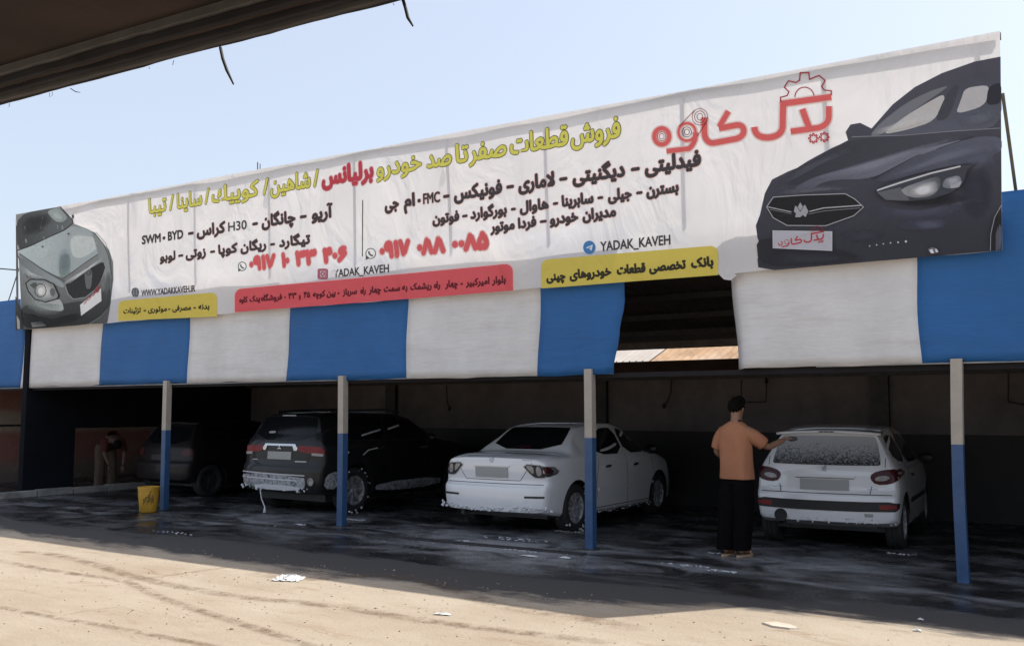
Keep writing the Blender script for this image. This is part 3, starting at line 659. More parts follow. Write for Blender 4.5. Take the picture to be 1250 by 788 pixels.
# icons
for cx, cy, r in ((296.5, 325, 5), (452.4, 309.3, 5.9)):
    P = Print('chat_icon'); P.stroke(arc(cx, cy, r, r*1.05), 1.0, (80, 96, 74), True); P.poly([(cx-r, cy+r*.3), (cx-r*1.0, cy+r*1.35), (cx-r*.2, cy+r*.95)], (80, 96, 74))
    P.stroke([(cx-r*.4, cy-r*.45), (cx-r*.3, cy+.0), (cx+r*.1, cy+r*.4), (cx+r*.5, cy+r*.45)], r*.32, (80, 96, 74)); P.done()
P = Print('camera_icon'); cx, cy = 394, 334.2
def rr(cx, cy, w_, h_, r, n=5): 
    o = []
    for qx, qy, a0 in ((1, 1, 0), (-1, 1, 90), (-1, -1, 180), (1, -1, 270)):
        o += [(cx+qx*(w_-r)+r*math.cos(R(a0+90*i/n)), cy+qy*(h_-r)+r*math.sin(R(a0+90*i/n))) for i in range(n+1)]
    return o
P.poly(rr(cx, cy, 6, 6.4, 2), (170, 40, 80)); P.poly(rr(cx, cy, 4.8, 5.2, 1.5), (232, 190, 196)); P.stroke(rr(cx, cy, 3.9, 4.3, 1.3), 1.0, (160, 40, 80), True); P.stroke(arc(cx, cy, 2.0, 2.2), 1.0, (120, 30, 70), True); P.done()
P = Print('paper_plane_icon'); cx, cy = 720, 302; P.poly(arc(cx, cy, 7.6, 8.2), (70, 130, 190)); P.poly([(cx-4.6, cy+.4), (cx+4.4, cy-3.6), (cx+2.8, cy+4), (cx-.2, cy+2), (cx+2, cy-1.2), (cx-1.8, cy+1.3)], (225, 232, 238)); P.done()
P = Print('globe_icon'); cx, cy = 164.6, 356.6; P.poly(arc(cx, cy, 4.6, 5.8), (58, 72, 78))
for q in (-2.2, .2, 2.4): P.stroke([(cx-4, cy+q+.2), (cx+4, cy+q-.3)], .6, (190, 195, 200))
P.stroke(arc(cx, cy, 1.8, 5.4), .5, (190, 195, 200), True); P.done()

# red shop emblem with gear and belt wheels
def logo(P, f, sw, col, glow=None, fine=True):
    """f maps the emblem's own drawing frame to pixels, sw scales widths"""
    T = lambda pts: [f(*p) for p in pts]
    def bez(p0, p1, p2, n=8): return [((1-t)**2*p0[0]+2*t*(1-t)*p1[0]+t*t*p2[0], (1-t)**2*p0[1]+2*t*(1-t)*p1[1]+t*t*p2[1]) for t in [i/n for i in range(n+1)]]
    S = []
    S.append((arc(128, 493, 42, 46), 24, True))
    S.append((arc(270, 468, 48, 50), 14, True))
    S.append(([(318, 470)]+bez((318, 480), (318, 530), (282, 562))+[(155, 577)], 27, False))
    S.append(([(368, 385), (368, 455)]+bez((368, 470), (372, 530), (420, 530))+[(540, 508)]+bez((550, 506), (600, 490), (590, 450))+bez((588, 446), (578, 425), (545, 430))+[(450, 448)], 32, False))
    S.append(([(452, 440), (505, 350)], 30, False))
    S.append(([(652, 440)]+bez((654, 455), (664, 500), (725, 500))+bez((740, 499), (806, 490), (812, 440))+[(816, 296)], 34, False))
    S.append(([(799, 311), (1087, 270)], 34, False))
    S.append(([(922, 338)]+[(948, 410), (962, 444)], 34, False))
    S.append(([(857, 466), (1000, 446)]+bez((1010, 445), (1070, 430), (1072, 380))+[(1072, 322)], 32, False))
    G = [(803, 300), (800, 274), (838, 264), (848, 242), (822, 216), (846, 180), (888, 190), (908, 176), (912, 134), (960, 134), (964, 172), (992, 160), (1018, 150), (1052, 178), (1032, 212), (1046, 232), (1087, 236), (1087, 262)]
    if glow:
        for pts, wd, cl in S: P.stroke(T(pts), (wd+16)*sw, glow, cl, step=.0002)
        P.off += .0006
    for pts, wd, cl in S: P.stroke(T(pts), wd*sw, col, cl, step=.0002)
    P.stroke(T(G), 7*sw, (178, 50, 66)); P.stroke(T(arc(936, 272, 54, 56, 180, 352)), 6*sw, (178, 50, 66))
    if fine:
        P.off += .0004
        for rr_ in (24, 14): P.stroke(T(arc(128, 493, rr_, rr_+2)), 3.5*sw, (176, 52, 62), True)
        for rr_ in (26, 14): P.stroke(T(arc(270, 468, rr_, rr_+2)), 4*sw, (120, 60, 70), True)
        for rr_ in (44, 30, 16): P.stroke(T(arc(343, 382, rr_, rr_+3)), 3.5*sw, (150, 60, 70), True)
        P.stroke(T([(226, 436), (312, 346)]), 4*sw, (150, 60, 70)); P.stroke(T([(330, 490), (386, 402)]), 4*sw, (150, 60, 70))
    for cx, cy in ((986, 505), (1047, 497)):
        g = []
        for i in range(16):
            rr_ = 27 if i % 2 == 0 else 17
            g += [(cx+rr_*math.cos(R(i*22.5-8)), cy+rr_*math.sin(R(i*22.5-8))), (cx+rr_*math.cos(R(i*22.5+8)), cy+rr_*math.sin(R(i*22.5+8)))]
        P.stroke(T(g), 6*sw, (196, 52, 62), True)
P = Print('shop_emblem', 'large red Persian shop emblem with gears'); logo(P, lambda x, y: (780+x/4.6296, 60+y/4.6296), 1/4.6296, (255, 116, 114), (250, 224, 218)); P.done()

# printed dark car at the right end
SMO[0] = True
P = Print('printed_dark_car', 'printed dark car at the right end')
body = [(1221.8, 70), (1190, 76), (1150, 90), (1117, 107), (1090, 128), (1064, 157), (1050, 150), (1038, 152), (1032, 161), (1035, 171), (1018, 180), (990, 198), (962, 209), (942, 219), (933, 236), (927, 262), (922, 275), (924, 290), (929, 302), (924, 316), (925, 326), (945, 329.5), (1060, 319.5), (1223.2, 305.5)]
P.poly(body, (80, 80, 92), (50, 51, 62), (1100, 120), (1110, 300))
def c1(*pts): return [(900+x/3.788, 160+y/3.788) for x, y in pts]
def c6(*pts): return [(900+x/2.717, 50+y/2.717) for x, y in pts]
P.poly(c6((430, 320), (490, 262), (560, 205), (640, 165), (700, 148), (740, 125), (876, 96), (878, 290), (700, 300), (600, 308)), (74, 76, 86), (96, 100, 114), c6((700, 100))[0], c6((700, 300))[0])
P.poly(c6((437, 316), (475, 272), (560, 208), (640, 168), (700, 150), (692, 160), (560, 250), (478, 312)), (128, 130, 138))
P.poly(c6((478, 312), (560, 250), (630, 208), (684, 178), (690, 195), (655, 268), (560, 298)), (206, 204, 204))
P.poly(c6((724, 246), (742, 200), (756, 158), (828, 148), (838, 165), (820, 218)), (200, 198, 200))
P.poly(c6((655, 268), (694, 180), (720, 150), (740, 150), (700, 262)), (72, 74, 84))
P.poly(c6((826, 215), (832, 160), (850, 146), (876, 140), (877, 210)), (48, 50, 60))
P.stroke(c6((380, 318), (560, 314), (700, 302), (877, 290)), 1.0, (150, 152, 160))
P.poly(c6((360, 330), (500, 320), (640, 318), (780, 318), (520, 385), (330, 432), (190, 480), (140, 470), (210, 410)), (58, 59, 68), (76, 78, 88), c6((200, 450))[0], c6((700, 320))[0])
P.poly(c6((185, 490), (230, 462), (290, 440), (330, 432), (520, 385), (785, 318), (590, 385), (450, 458), (300, 460), (230, 500)), (92, 95, 108), (134, 137, 150), c6((200, 480))[0], c6((760, 320))[0])
P.poly(c6((450, 462), (590, 385), (785, 318), (878, 318), (878, 370), (790, 400), (640, 430), (490, 470)), (74, 77, 90), (100, 104, 120), c6((460, 460))[0], c6((860, 330))[0])
P.stroke(c6((445, 460), (590, 385), (785, 318)), .8, (34, 34, 42))
P.poly(c6((700, 545), (790, 522), (820, 532), (740, 545)), (88, 90, 104))
P.poly(c6((520, 610), (620, 580), (690, 590), (690, 620), (560, 630)), (58, 60, 74))
P.poly(c6((60, 640), (330, 690), (420, 715), (330, 735), (70, 750)), (38, 39, 47))
for pts, c_, g_, al in (
    (c6((120, 470), (200, 420), (290, 380), (370, 350), (400, 360), (300, 400), (210, 450), (140, 490)), (96, 98, 110), .8, .7),
    (c6((250, 455), (340, 425), (480, 385), (620, 345), (740, 322), (560, 392), (440, 440), (330, 458)), (150, 153, 168), .9, .75),
    (c6((480, 455), (600, 400), (720, 350), (860, 325), (874, 345), (760, 385), (620, 425), (500, 462)), (122, 126, 144), .9, .8),
    (c6((700, 400), (800, 370), (874, 350), (874, 400), (800, 430), (720, 425)), (104, 108, 126), .9, .7),
    (c6((420, 545), (520, 560), (640, 560), (760, 530), (820, 540), (700, 590), (540, 600), (430, 580)), (84, 87, 104), .9, .8),
    (c6((560, 600), (640, 588), (700, 600), (690, 625), (600, 630)), (96, 99, 118), .9, .8),
    (c6((330, 640), (430, 620), (500, 640), (470, 665), (380, 672)), (70, 72, 86), .9, .7),
    (c6((120, 690), (300, 705), (430, 712), (410, 735), (200, 745), (90, 740)), (62, 63, 74), .9, .7),
    (c6((130, 500), (200, 485), (330, 480), (400, 490), (300, 498), (160, 512)), (112, 114, 126), .9, .7),
    (c6((740, 440), (820, 420), (850, 470), (840, 560), (780, 600), (730, 520)), (58, 60, 74), .9, .8),
    (c6((450, 300), (560, 262), (640, 235), (660, 262), (560, 296), (470, 314)), (232, 230, 228), .9, .6),
    (c6((730, 255), (870, 220), (874, 270), (740, 292)), (120, 124, 138), .9, .7)): P.soft(pts, c_, g_, al)
gr = c1((135, 350), (166, 305), (300, 296), (500, 290), (545, 315), (585, 352), (540, 392), (410, 438), (230, 436), (165, 400))
P.poly(gr, (26, 26, 31)); P.stroke(gr, 1.0, (190, 192, 198), True)
for i in range(5): P.stroke(c1((175+i*12, 395-i*4+2), (540-i*60, 330+i*22)), .35, (52, 53, 60))
P.stroke(c1((140, 350), (250, 374)), 1.1, (196, 198, 204)); P.stroke(c1((150, 362), (250, 382)), .6, (150, 152, 160))
P.stroke(c1((335, 372), (400, 356), (575, 344)), 1.2, (205, 206, 212)); P.stroke(c1((330, 384), (400, 370), (570, 356)), .7, (150, 152, 160))
SMO[0] = False; P.poly(c1((262, 372), (268, 345), (280, 352), (292, 330), (304, 350), (314, 340), (314, 365), (330, 372), (316, 398), (304, 388), (292, 398), (282, 386), (268, 398), (272, 380)), (176, 178, 186)); SMO[0] = True; P.stroke(c1((278, 350), (292, 372), (306, 350)), .8, (60, 62, 70))
P.poly(c1((164, 460), (440, 465), (440, 553), (165, 540)), (192, 192, 202)); P.stroke(c1((164, 460), (440, 465), (440, 553), (165, 540)), .5, (240, 240, 245), True)
logo(P, lambda x, y: c1((190+(x-85)/1000*212, 492+(y-380)/480*95-(x-500)/1000*10))[0], .055, (196, 62, 74), None, False)
P.soft(c1((700, 300), (880, 320), (1010, 285), (1060, 320), (940, 350), (760, 350)), (28, 29, 36), .9, .8)
hl = c1((636, 280), (700, 243), (830, 205), (1000, 165), (1115, 150), (1070, 180), (1048, 245), (1000, 285), (900, 318), (780, 328), (685, 322))
P.poly(hl, (66, 68, 78)); P.poly(c1((650, 285), (760, 262), (800, 322), (690, 320)), (104, 106, 114))
P.poly(c1((755, 270), (880, 225), (940, 210), (945, 260), (900, 305), (830, 312), (780, 300)), (158, 160, 166), (96, 98, 106), c1((780, 290))[0], c1((940, 240))[0])
P.poly(c1((820, 278), (860, 255), (900, 262), (890, 290), (850, 300)), (224, 224, 224)); P.poly(c1((960, 225), (1030, 205), (1045, 250), (990, 270), (950, 262)), (128, 131, 140))
P.poly(c1((985, 240), (1040, 236), (1030, 262), (990, 268)), (178, 180, 186)); P.stroke(c1((648, 276), (760, 240), (900, 198), (1035, 166)), 2.0, (226, 226, 230)); P.stroke(hl, .5, (30, 30, 36), True)
for x, y, r in ((615, 532, .9), (647, 527, .9), (678, 522, .9), (711, 518, 1), (746, 515, 1.1), (782, 511, 1.5)): q = c1((x, y))[0]; P.poly(arc(q[0], q[1], r, r, n=8), (216, 216, 220), step=.0001)
P.soft(c1((800, 270), (870, 240), (930, 232), (930, 290), (860, 305), (810, 300)), (236, 236, 238), .9, .8); P.soft(c1((955, 225), (1030, 205), (1040, 240), (980, 262)), (190, 194, 204), .9, .8)
P.poly(c1((880, 548), (905, 535), (930, 548), (935, 562), (900, 568)), (110, 112, 122)); P.poly(c1((890, 550), (905, 546), (912, 565), (898, 566)), (230, 230, 232)); P.poly(c1((915, 546), (925, 546), (932, 560), (922, 562)), (220, 220, 225))
P.poly([(1223, 250), (1214, 268), (1210, 290), (1210.5, 306), (1223.2, 305)], (24, 24, 30)); P.stroke([(1223, 251), (1214.5, 266), (1210, 286), (1209.5, 306)], .8, (172, 174, 182))
P.poly(arc(1221, 290, 1.9, 16, n=14), (92, 94, 108)); P.poly([(1216, 306), (1216, 286), (1219, 276), (1219.5, 305.5)], (84, 88, 104))
P.done()
# printed pale car at the left end
KP[0] = 1.45
P = Print('printed_pale_car', 'printed silver car at the left end')
def c2(*pts): return [(15+x/4.636, 240+y/4.636) for x, y in pts]
P.poly(c2((22, 100), (275, 56), (345, 130), (350, 152), (420, 180), (470, 205), (520, 270), (548, 300), (572, 370), (574, 470), (560, 600), (535, 650), (545, 700), (540, 716), (440, 720), (250, 738), (58, 752)), (126, 130, 130), (70, 73, 74), c2((200, 300))[0], c2((200, 740))[0])
P.poly(c2((22, 102), (275, 56), (345, 130), (350, 152), (300, 192), (110, 278), (27, 305)), (66, 70, 72), (96, 102, 104), c2((60, 200))[0], c2((330, 120))[0])
P.poly(c2((200, 80), (272, 62), (325, 125), (270, 150), (225, 120)), (142, 150, 150)); P.stroke(c2((178, 115), (165, 180)), 1.0, (190, 196, 198)); P.stroke(c2((125, 215), (190, 185)), .5, (40, 42, 44))
P.stroke(c2((275, 56), (345, 130), (350, 150), (300, 190), (110, 276), (27, 304)), 1.0, (34, 36, 38)); P.poly(c2((342, 108), (352, 100), (356, 118), (348, 128)), (40, 42, 44))
P.poly(c2((27, 308), (110, 280), (300, 195), (345, 165), (420, 182), (470, 215), (515, 270), (518, 302), (400, 390), (290, 465), (180, 410), (40, 322)), (170, 182, 182), (150, 160, 162), c2((60, 330))[0], c2((330, 380))[0])
P.poly(c2((275, 330), (330, 320), (335, 440), (292, 462), (270, 440)), (122, 136, 138)); P.poly(c2((330, 220), (470, 225), (505, 280), (400, 350), (340, 340)), (180, 188, 186))
P.stroke(c2((290, 465), (400, 385), (520, 305)), .8, (70, 74, 76)); P.stroke(c2((40, 322), (180, 412), (300, 478)), 1.0, (84, 90, 92)); P.stroke(c2((25, 318), (60, 400), (90, 460)), .8, (70, 74, 76))
P.poly(c2((30, 330), (180, 418), (298, 486), (300, 520), (230, 490), (110, 460), (70, 430)), (108, 114, 116), (140, 148, 150), c2((40, 340))[0], c2((290, 500))[0])
P.poly(c2((440, 190), (500, 240), (545, 320), (570, 430), (560, 560), (530, 500), (535, 380), (520, 290)), (128, 134, 134))
for d in (0, 14): P.stroke(c2((460+d, 200), (515+d, 262), (545+d*.7, 330), (565, 440)), .45, (60, 63, 64))
gl = c2((302, 492), (400, 430), (520, 362), (534, 400), (518, 460), (480, 525), (420, 570), (350, 580), (320, 550))
P.poly(gl, (42, 44, 46)); P.stroke(gl, 1.1, (168, 172, 172), True)
for k_ in range(5): P.stroke(c2((318+k_*8, 512+k_*14), (420, 462+k_*24), (520-k_*8, 396+k_*26)), .3, (72, 74, 76))
P.poly(c2((412, 420), (440, 395), (462, 420), (455, 520), (425, 525)), (96, 100, 102)); P.stroke(arc(*c2((438, 420))[0], 3.4, 4.8), .9, (60, 62, 64), True); P.stroke(c2((430, 432), (438, 405), (446, 432)), .7, (60, 62, 64))
P.poly(c2((60, 600), (200, 640), (320, 600), (400, 590), (440, 600), (520, 540), (560, 500), (560, 600), (530, 655), (445, 722), (250, 738), (60, 750)), (58, 61, 62), (38, 40, 41), c2((200, 620))[0], c2((200, 740))[0])
P.poly(c2((130, 578), (200, 598), (272, 576), (292, 600), (300, 650), (200, 640), (140, 610)), (158, 164, 164)); P.stroke(c2((440, 722), (510, 680), (545, 640)), .8, (150, 154, 154)); P.poly(c2((110, 712), (170, 705), (195, 730), (120, 738)), (150, 154, 154))
for pts, c_, g_, al in (
    (c2((60, 315), (150, 275), (240, 240), (280, 260), (260, 340), (180, 380), (90, 345)), (190, 200, 199), 1.0, .5),
    (c2((340, 200), (440, 210), (500, 265), (450, 310), (360, 330)), (200, 208, 206), 1.0, .5),
    (c2((270, 300), (330, 290), (338, 400), (300, 450), (262, 420)), (120, 134, 137), 1.0, .5),
    (c2((60, 470), (84, 540), (130, 600), (240, 640), (280, 600), (290, 660), (180, 670), (70, 620)), (150, 158, 158), .9, .6),
    (c2((50, 380), (120, 430), (220, 470), (180, 462), (100, 455), (60, 430)), (176, 184, 184), .9, .7),
    (c2((40, 640), (160, 690), (280, 690), (380, 650), (420, 690), (260, 735), (70, 745)), (34, 36, 37), .9, .8),
    (c2((540, 420), (572, 430), (565, 540), (535, 600), (520, 540)), (92, 97, 98), .9, .8),
    (c2((60, 120), (200, 90), (240, 130), (180, 190), (60, 230)), (50, 53, 55), .9, .8),
    (c2((210, 85), (268, 68), (318, 122), (300, 150), (240, 130)), (168, 178, 176), .9, .8),
    (c2((300, 480), (420, 410), (520, 340), (520, 360), (420, 430), (320, 500)), (190, 196, 196), .8, .8)): P.soft(pts, c_, g_, al)
hd = c2((82, 490), (108, 468), (190, 470), (245, 495), (272, 560), (262, 578), (195, 596), (135, 580), (98, 535))
P.poly(hd, (128, 134, 134)); P.soft(c2((130, 500), (200, 480), (250, 530), (230, 580), (150, 575)), (206, 210, 208), .9, .8); P.stroke(hd, 1.3, (40, 42, 43), True); P.stroke(arc(*c2((168, 530))[0], 7, 8), .9, (70, 74, 75), True); P.poly(arc(*c2((170, 535))[0], 3.6, 4.2), (214, 216, 214)); P.poly(arc(*c2((238, 540))[0], 3.2, 5), (96, 100, 100)); P.poly(c2((105, 500), (130, 485), (150, 490), (130, 520)), (80, 84, 84))
P.poly(c2((393, 612), (514, 518), (517, 590), (400, 674)), (216, 214, 216))
logo(P, lambda x, y: c2((408+(x-85)/1000*98, 592+(y-380)/480*52-(x-85)/1000*72))[0], .028, (186, 50, 62), None, False)
P.poly(arc(*c2((183, 284))[0], .9, 1.3, n=8), (30, 30, 32), step=.0001); P.poly(arc(*c2((328, 211))[0], .9, 1.3, n=8), (30, 30, 32), step=.0001)
P.poly(c2((22, 560), (60, 640), (62, 750), (24, 756)), (50, 52, 53)); P.poly(c2((30, 670), (48, 700), (50, 748), (34, 748)), (150, 152, 152))
P.done()
KP[0] = 1.0
SMO[0] = False
# white patches painted for the daylight through slits cut by the wind
for pts in ([(323.5, 231), (327, 234), (328.5, 246), (325.5, 255), (322, 253), (325, 244)], [(541, 204), (544, 212), (544, 221), (540, 228), (536, 226), (538, 214)], [(403, 331), (408, 328.5), (411, 333), (406, 335)]):
    P = Print('wind_cut', base=.006); P.poly(pts, (252, 252, 250), k=1.0, step=.0001); P.done()
# ------------------------------------------------------------------ cars
def pchip(xs, ys):
    n = len(xs); h = [xs[i+1]-xs[i] for i in range(n-1)]; d = [(ys[i+1]-ys[i])/h[i] for i in range(n-1)]; m = [0]*n
    m[0] = d[0]; m[-1] = d[-1]
    for i in range(1, n-1):
        m[i] = 0 if d[i-1]*d[i] <= 0 else (2*d[i-1]*d[i]/(d[i-1]+d[i]))
    def f(x):
        if x <= xs[0]: return ys[0]
        if x >= xs[-1]: return ys[-1]
        i = 0
        while xs[i+1] < x: i += 1
        t = (x-xs[i])/h[i]
        return (2*t**3-3*t*t+1)*ys[i]+(t**3-2*t*t+t)*h[i]*m[i]+(-2*t**3+3*t*t)*ys[i+1]+(t**3-t*t)*h[i]*m[i+1]
    return f
def sstep(a, b, x): t = max(0, min(1, (x-a)/(b-a))); return t*t*(3-2*t)
def catmull(P, per=5):
    o = []; n = len(P)
    for i in range(n-1):
        p0 = P[max(i-1, 0)]; p1 = P[i]; p2 = P[i+1]; p3 = P[min(i+2, n-1)]
        for k in range(per):
            t = k/per; o.append(tuple(.5*((2*p1[a])+(-p0[a]+p2[a])*t+(2*p0[a]-5*p1[a]+4*p2[a]-p3[a])*t*t+(-p0[a]+3*p1[a]-3*p2[a]+p3[a])*t**3) for a in range(2)))
    o.append(P[-1]); return o
def chaikin(pts, n=2):
    for _ in range(n):
        q = []
        for i in range(len(pts)):
            a, b = pts[i], pts[(i+1) % len(pts)]
            q += [(a[0]*.75+b[0]*.25, a[1]*.75+b[1]*.25), (a[0]*.25+b[0]*.75, a[1]*.25+b[1]*.75)]
        pts = q
    return pts
def car_body(spec):
    """dense lofted shell: x right, y forward from the rear bumper, z up"""
    L_, W = spec['L'], spec['W']/2
    T = pchip(*zip(*spec['top'])); B = pchip(*zip(*spec['belt'])); XR = pchip(*zip(*spec['xr'])); PW = pchip(*zip(*spec['plan'])); ZB = pchip(*zip(*spec['zb'])); RY = pchip(*zip(*spec['rear']))
    ys = []; y = 0
    while y < L_:
        ys.append(y); y += .012 if y < .12 or y > L_-.12 else .045
    ys.append(L_)
    def deform(x, y, z):
        y2 = y + RY(z)*max(0, 1-y/spec['rb']) + spec.get('bow', .10)*(x/W)**2*max(0, 1-y/.9)
        y2 -= spec.get('nose', .18)*(x/W)**2*max(0, (y-(L_-.9))/.9)
        return (x, y2, z)
    rings = []
    for y in ys:
        zb, b, t, w_, xr = ZB(y), B(y), T(y), W*PW(y), XR(y)*W
        b = min(b, t-.03); hh = t-b; k = max(0, min(1, hh/.32))
        P = [(0, zb), (.80*w_, zb), (.95*w_, zb+.03), (.982*w_, zb+.12), (w_, zb+(b-zb)*.52), (.990*w_, zb+(b-zb)*.80), (.955*w_, b)]
        x7 = (.90*w_)*(1-k)+(xr+.035)*k; z7 = (t-.022)*(1-k)+(t-.10)*k
        x8 = (.72*w_)*(1-k)+(xr-.05)*k; z8 = (t-.008)*(1-k)+(t-.028)*k
        P += [(x7, z7), (x8, z8), (x8*.5, t-.003), (0, t)]
        h = catmull(P, 5); rings.append([deform(x, y, z) for x, z in h] + [deform(-x, y, z) for x, z in reversed(h[1:-1])])
    n = len(rings[0]); vs = [p for r_ in rings for p in r_]; fs = []
    for i in range(len(rings)-1):
        for j in range(n): fs.append((i*n+j, (i+1)*n+j, (i+1)*n+(j+1) % n, i*n+(j+1) % n))
    for end, ri in ((0, 0), (1, len(rings)-1)):                       # end caps, filled across between the two sides
        base = ri*n; h = n//2
        for j in range(h):
            a, b_ = base+j, base+j+1; c_, d_ = base+(n-j) % n, base+(n-j-1) % n
            m = 8; 
            rowa = [a]; rowb = [b_]
            va, vb, vc, vd = vs[a], vs[b_], vs[c_], vs[d_]
            f = [q for q in (a, b_, d_, c_)]; u = []
            for q in f:
                if q not in u: u.append(q)
            if len(u) >= 3: fs.append(tuple(u) if end else tuple(reversed(u)))
    return vs, fs, deform
def subdiv_caps(me, L_):
    bm = bmesh.new(); bm.from_mesh(me)
    for _ in range(5):
        es = [e for e in bm.edges if e.calc_length() > .13 and abs(e.verts[0].co.z-e.verts[1].co.z) < .02 and (max(v.co.y for v in e.verts) < .75 or min(v.co.y for v in e.verts) > L_-.6) and abs(e.verts[0].co.x-e.verts[1].co.x) > .12 and abs(e.verts[0].co.x+e.verts[1].co.x) < .02]
        break
    bm.free()
def make_car(name, spec, paint, loc, yaw, label):
    root = empty(name, (loc[0], loc[1], 0), R(yaw)); tag(root, label, 'car'); P = {}
    vs, fs, deform = car_body(spec); W = spec['W']/2; L_ = spec['L']
    me = bpy.data.meshes.new('body'); me.from_pydata(vs, [], fs); me.update()
    # rear and front caps get cross cuts so that they bow like the bumpers do
    bm = bmesh.new(); bm.from_mesh(me); bmesh.ops.recalc_face_normals(bm, faces=bm.faces[:])
    caps = set()
    for e in bm.edges:
        a, b_ = e.verts
        if abs(a.co.x+b_.co.x) < 1e-4 and abs(a.co.z-b_.co.z) < 1e-4 and abs(a.co.x) > .05 and not (a.co.z > spec['hi']): caps.add(e)
    if caps:
        r_ = bmesh.ops.subdivide_edges(bm, edges=list(caps), cuts=9, use_grid_fill=True)
        for v in [g for g in r_['geom_inner'] if isinstance(g, bmesh.types.BMVert)]:
            y0 = 0 if v.co.y < L_/2 else L_
            # recompute from the undeformed end plane
            v.co.y = deform(v.co.x, y0, v.co.z)[1]
    bm.normal_update(); bvh = BVHTree.FromBMesh(bm)
    bm.to_mesh(me); bm.free()
    tmp = bpy.data.objects.new('tmp', me); COL.objects.link(tmp); me.materials.append(paint); me.materials.append(MT['trim'])
    # wheel arches
    rad = spec['wr']; cut = MB()
    for wy in spec['wheels']:
        for sx in (-1, 1):
            c = MB(); prof = [(0, sx*(W-.30)), (rad+.055, sx*(W-.30)), (rad+.055, sx*(W+.2)), (0, sx*(W+.2))]
            cut.lathe(prof, 36, 'X', (0, wy, rad-.0))
    cme = bpy.data.meshes.new('c'); cme.from_pydata(cut.v, [], cut.f); cb = bmesh.new(); cb.from_mesh(cme); bmesh.ops.remove_doubles(cb, verts=cb.verts[:], dist=1e-5); bmesh.ops.recalc_face_normals(cb, faces=cb.faces[:]); cb.to_mesh(cme); cb.free()
    co = bpy.data.objects.new('c', cme); COL.objects.link(co)
    md = tmp.modifiers.new('b', 'BOOLEAN'); md.operation = 'DIFFERENCE'; md.object = co; md.solver = 'EXACT'
    dg = bpy.context.evaluated_depsgraph_get(); dg.update(); me2 = bpy.data.meshes.new_from_object(tmp.evaluated_get(dg)); me2.name = 'body'
    bpy.data.objects.remove(tmp); bpy.data.objects.remove(co)
    me2.materials.clear(); body = link('body', me2, [paint, MT['trim']], root)
    for p in me2.polygons:
        c = p.center; k = 0
        for wy in spec['wheels']:
            if math.hypot(c.y-wy, c.z-rad) < rad+.058 and (abs(c.x) < W-.02) and abs(c.x) > W-.33 and (abs(p.normal.x) > .98 and abs(c.x) < W-.28 or abs(math.hypot(c.y-wy, c.z-rad)-rad-.055) < .008 and abs(p.normal.x) < .3): k = 1
        if c.z < .2 and p.normal.z < -.6: k = 1
        p.material_index = k
        p.use_smooth = not k
    me2.set_sharp_from_angle(angle=R(38))
    def patch(pname, outline, mat, side='rear', t=.006, smooth_n=2, step=.05, parent=None, kind=None, lab=None, inset=None):
        """lay an outline (2-D) on the body surface as a thin raised panel"""
        o2 = chaikin(outline, smooth_n) if smooth_n else outline
        bm = bmesh.new(); vv = [bm.verts.new((a, b, 0)) for a, b in o2]; f = bm.faces.new(vv); bmesh.ops.triangulate(bm, faces=[f])
        for _ in range(5):
            es = [e for e in bm.edges if e.calc_length() > step]
            if not es: break
            bmesh.ops.subdivide_edges(bm, edges=es, cuts=1); bmesh.ops.triangulate(bm, faces=[f for f in bm.faces if len(f.verts) > 3])
        for v in list(bm.verts):
            a, b = v.co.x, v.co.y
            if side == 'rear': org = Vector((a, -1, b)); d = Vector((0, 1, 0))
            elif side == 'right': org = Vector((2, a, b)); d = Vector((-1, 0, 0))
            elif side == 'left': org = Vector((-2, a, b)); d = Vector((1, 0, 0))
            elif side == 'top': org = Vector((a, b, 3)); d = Vector((0, 0, -1))
            hit, nn, _, _ = bvh.ray_cast(org, d)
            if hit is None: hit = org-d*-1; nn = -d; v.tag = True
            if nn.dot(d) > 0: nn = -nn
            v.co = hit+nn*t
            v.normal = nn
        bad = [v for v in bm.verts if v.tag]
        if bad: bmesh.ops.delete(bm, geom=bad, context='VERTS')
        bmesh.ops.recalc_face_normals(bm, faces=bm.faces[:])
        s = 0
        for f_ in bm.faces: s += f_.normal.dot({'rear': Vector((0, -1, 0)), 'right': Vector((1, 0, 0)), 'left': Vector((-1, 0, 0)), 'top': Vector((0, 0, 1))}[side])
        if s < 0: bmesh.ops.reverse_faces(bm, faces=bm.faces[:])
        be = [e for e in bm.edges if e.is_boundary]; ex = bmesh.ops.extrude_edge_only(bm, edges=be)
        dv = {'rear': Vector((0, 1, 0)), 'right': Vector((-1, 0, 0)), 'left': Vector((1, 0, 0)), 'top': Vector((0, 0, -1))}[side]
        for g in ex['geom']:
            if isinstance(g, bmesh.types.BMVert): g.co += dv*(t+.008)
        me = bpy.data.meshes.new(pname); bm.to_mesh(me); bm.free()
        o = link(pname, me, mat, parent or root, True); me.set_sharp_from_angle(angle=R(40))
        if kind: o['kind'] = kind
        if lab: o['label'] = lab
        return o
    def line(pname, pts, wd, mat, side='rear', t=.0015, **kw):
        """a thin strip along a polyline"""
        Pp = [Vector(p) for p in pts]; d_ = []
        for a, b in zip(Pp, Pp[1:]):
            k = max(1, int((b-a).length/.05)); d_ += [a.lerp(b, i/k) for i in range(k)]
        d_.append(Pp[-1]); up, dn = [], []
        for i, p in enumerate(d_):
            d = (d_[min(i+1, len(d_)-1)]-d_[max(i-1, 0)]).normalized(); n_ = Vector((-d.y, d.x))*wd/2; up.append(tuple(p+n_)); dn.append(tuple(p-n_))
        return patch(pname, up+dn[::-1], mat, side, t, 0, .3, **kw)
